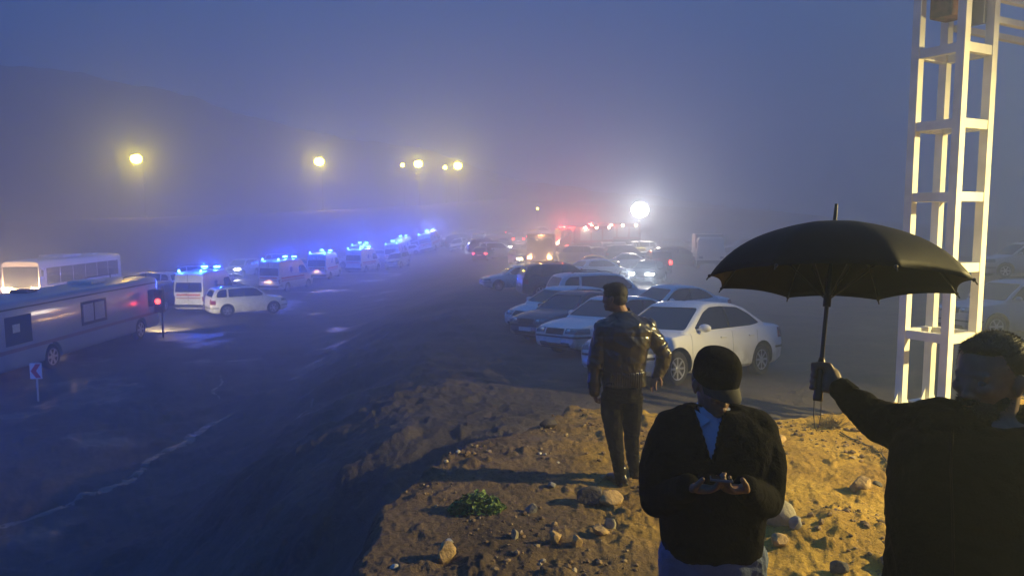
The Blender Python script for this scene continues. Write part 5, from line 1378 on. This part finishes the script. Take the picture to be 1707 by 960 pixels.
def gravel():
    rs = np.random.RandomState(2); V, Fc, base = [], [], 0
    pro = []
    for k in range(10):
        bm = rock_mesh(200 + k, (1, rs.uniform(.6, .95), rs.uniform(.45, .75)), sub=1); bm.verts.ensure_lookup_table()
        pro.append((np.array([v.co[:] for v in bm.verts]), np.array([[v.index for v in f.verts] for f in bm.faces]))); bm.free()
    n = 14000; x = rs.uniform(-1.4, 6.5, n); y = 3.6 + 6.4 * rs.rand(n) ** 1.1
    cl = vnoise(x * 1.1 + 4, y * 1.1) + .6 * vnoise(x * 3.1, y * 3.1 + 7)
    edge = smoothmin_edge(y); keep = (cl > .0 + .45 * rs.rand(n)) & (x > edge - .35)
    x, y = x[keep], y[keep]; sz = .005 + .036 * rs.rand(len(x)) ** 4.5; z = ground_z(x, y, True)
    for i in range(len(x)):
        p, f = pro[i % 10]; a = rs.rand() * 6.28; ca, sa = math.cos(a), math.sin(a)
        q = p * sz[i]; q = np.stack([q[:, 0] * ca - q[:, 1] * sa + x[i], q[:, 0] * sa + q[:, 1] * ca + y[i], q[:, 2] + z[i] + sz[i] * .25], -1)
        V.append(q); Fc.append(f + base); base += len(q)
    me = bpy.data.meshes.new('gravel'); me.from_pydata(np.concatenate(V).tolist(), [], np.concatenate(Fc).tolist())
    m = mat('gravel', (.26, .18, .10), .85); n_ = m.node_tree; b = n_.nodes['Principled BSDF']
    ge = n_.nodes.new('ShaderNodeNewGeometry'); rp = n_.nodes.new('ShaderNodeValToRGB'); cr = rp.color_ramp; cr.elements[0].color = (.07, .045, .03, 1); cr.elements[1].color = (.46, .38, .26, 1)
    e = cr.elements.new(.55); e.color = (.22, .14, .07, 1); e = cr.elements.new(.9); e.color = (.30, .22, .12, 1)
    n_.links.new(ge.outputs['Random Per Island'], rp.inputs[0]); n_.links.new(rp.outputs[0], b.inputs['Base Color'])
    o = obj('gravel', me, m); tag(o, 'loose gravel and clods strewn over the lit mound', 'gravel', kind='stuff')
gravel()
def weed(px, py, rad, n, label, col, name, h=.07):
    g = G(px, py); r = thing(name, label, 'plant', (g.x, g.y, gz(g.x, g.y))); rs = np.random.RandomState(n)
    bm = bmesh.new(); st = bmesh.new()
    for i in range(n):
        a = rs.rand() * 6.28; q = rad * math.sqrt(rs.rand()); x, y = q * math.cos(a) * 1.35, q * math.sin(a) * .8
        z = gz(g.x + x, g.y + y) - r.location.z + h * (1 - (q / rad) ** 2) * rs.uniform(.3, 1.1) + .008
        L = rs.uniform(.012, .026); rot = Euler((rs.uniform(-.8, .8), rs.uniform(-.8, .8), rs.rand() * 6.28)).to_matrix()
        P4 = [(-L, 0, 0), (-L * .3, L * .55, .004), (L * .6, L * .45, .004), (L, 0, -.003), (L * .6, -L * .45, .004), (-L * .3, -L * .55, .004)]
        c = Vector((x, y, z)); vs = [bm.verts.new(c + rot @ Vector(p)) for p in P4]; m0 = bm.verts.new(c + rot @ Vector((0, 0, -.003)))
        for k in range(6): bm.faces.new((m0, vs[k], vs[(k + 1) % 6]))
        if i % 12 == 0: tube(st, [(x * .5, y * .5, -.01), (x, y, z)], .0018, 4)
    obj('foliage', bm, mat('weed_green', col, .6, var=.5, vscale=40), r, smooth='keep'); obj('stems', st, mat('weed_stem', (.08, .07, .03), .8), r)
weed(795, 850, .17, 800, 'low green weed growing on the left part of the mound', (.15, .24, .045), 'weed', .13)
def twigs(px, py, n, h, label):
    g = G(px, py); r = thing('dry_shrub', label, 'plant', (g.x, g.y, gz(g.x, g.y) - .01)); rs = np.random.RandomState(n)
    bm = bmesh.new()
    for i in range(n):
        a = rs.rand() * 6.28; l = h * rs.uniform(.5, 1); d = Vector((math.cos(a) * .7, math.sin(a) * .7, rs.uniform(.4, 1))).normalized(); p = Vector((rs.uniform(-.08, .08), rs.uniform(-.06, .06), 0)); pts = [p]
        for k in range(4): d = (d + Vector(rs.randn(3)) * .25).normalized(); p = p + d * l / 4; pts.append(p)
        tube(bm, pts, [.0025, .002, .0016, .0012, .0008], 4)
    o = obj('twigs', bm, mat('twig_brown', (.07, .05, .035), .9), r)
twigs(1386, 712, 160, .20, 'tangle of dry twigs on the mound rim below the umbrella handle')
twigs(1462, 752, 60, .10, 'small tuft of dry twigs beside the thin cable near the black coat')
def cable():
    pts = [(1400, 722), (1425, 735), (1450, 745), (1470, 760), (1485, 785), (1497, 800)]
    w_ = [G(*p) for p in pts]; out_ = []
    for a, b in zip(w_, w_[1:]):
        for k in range(6):
            q = a.lerp(b, k / 6); out_.append(Vector((q.x, q.y, gz(q.x, q.y) + .012)))
    bm = bmesh.new(); tube(bm, out_, .007, 6); o = obj('cable', bm, BLACK, smooth=True); tag(o, 'thin dark cable snaking over the mound towards the black coat', 'cable')
cable()
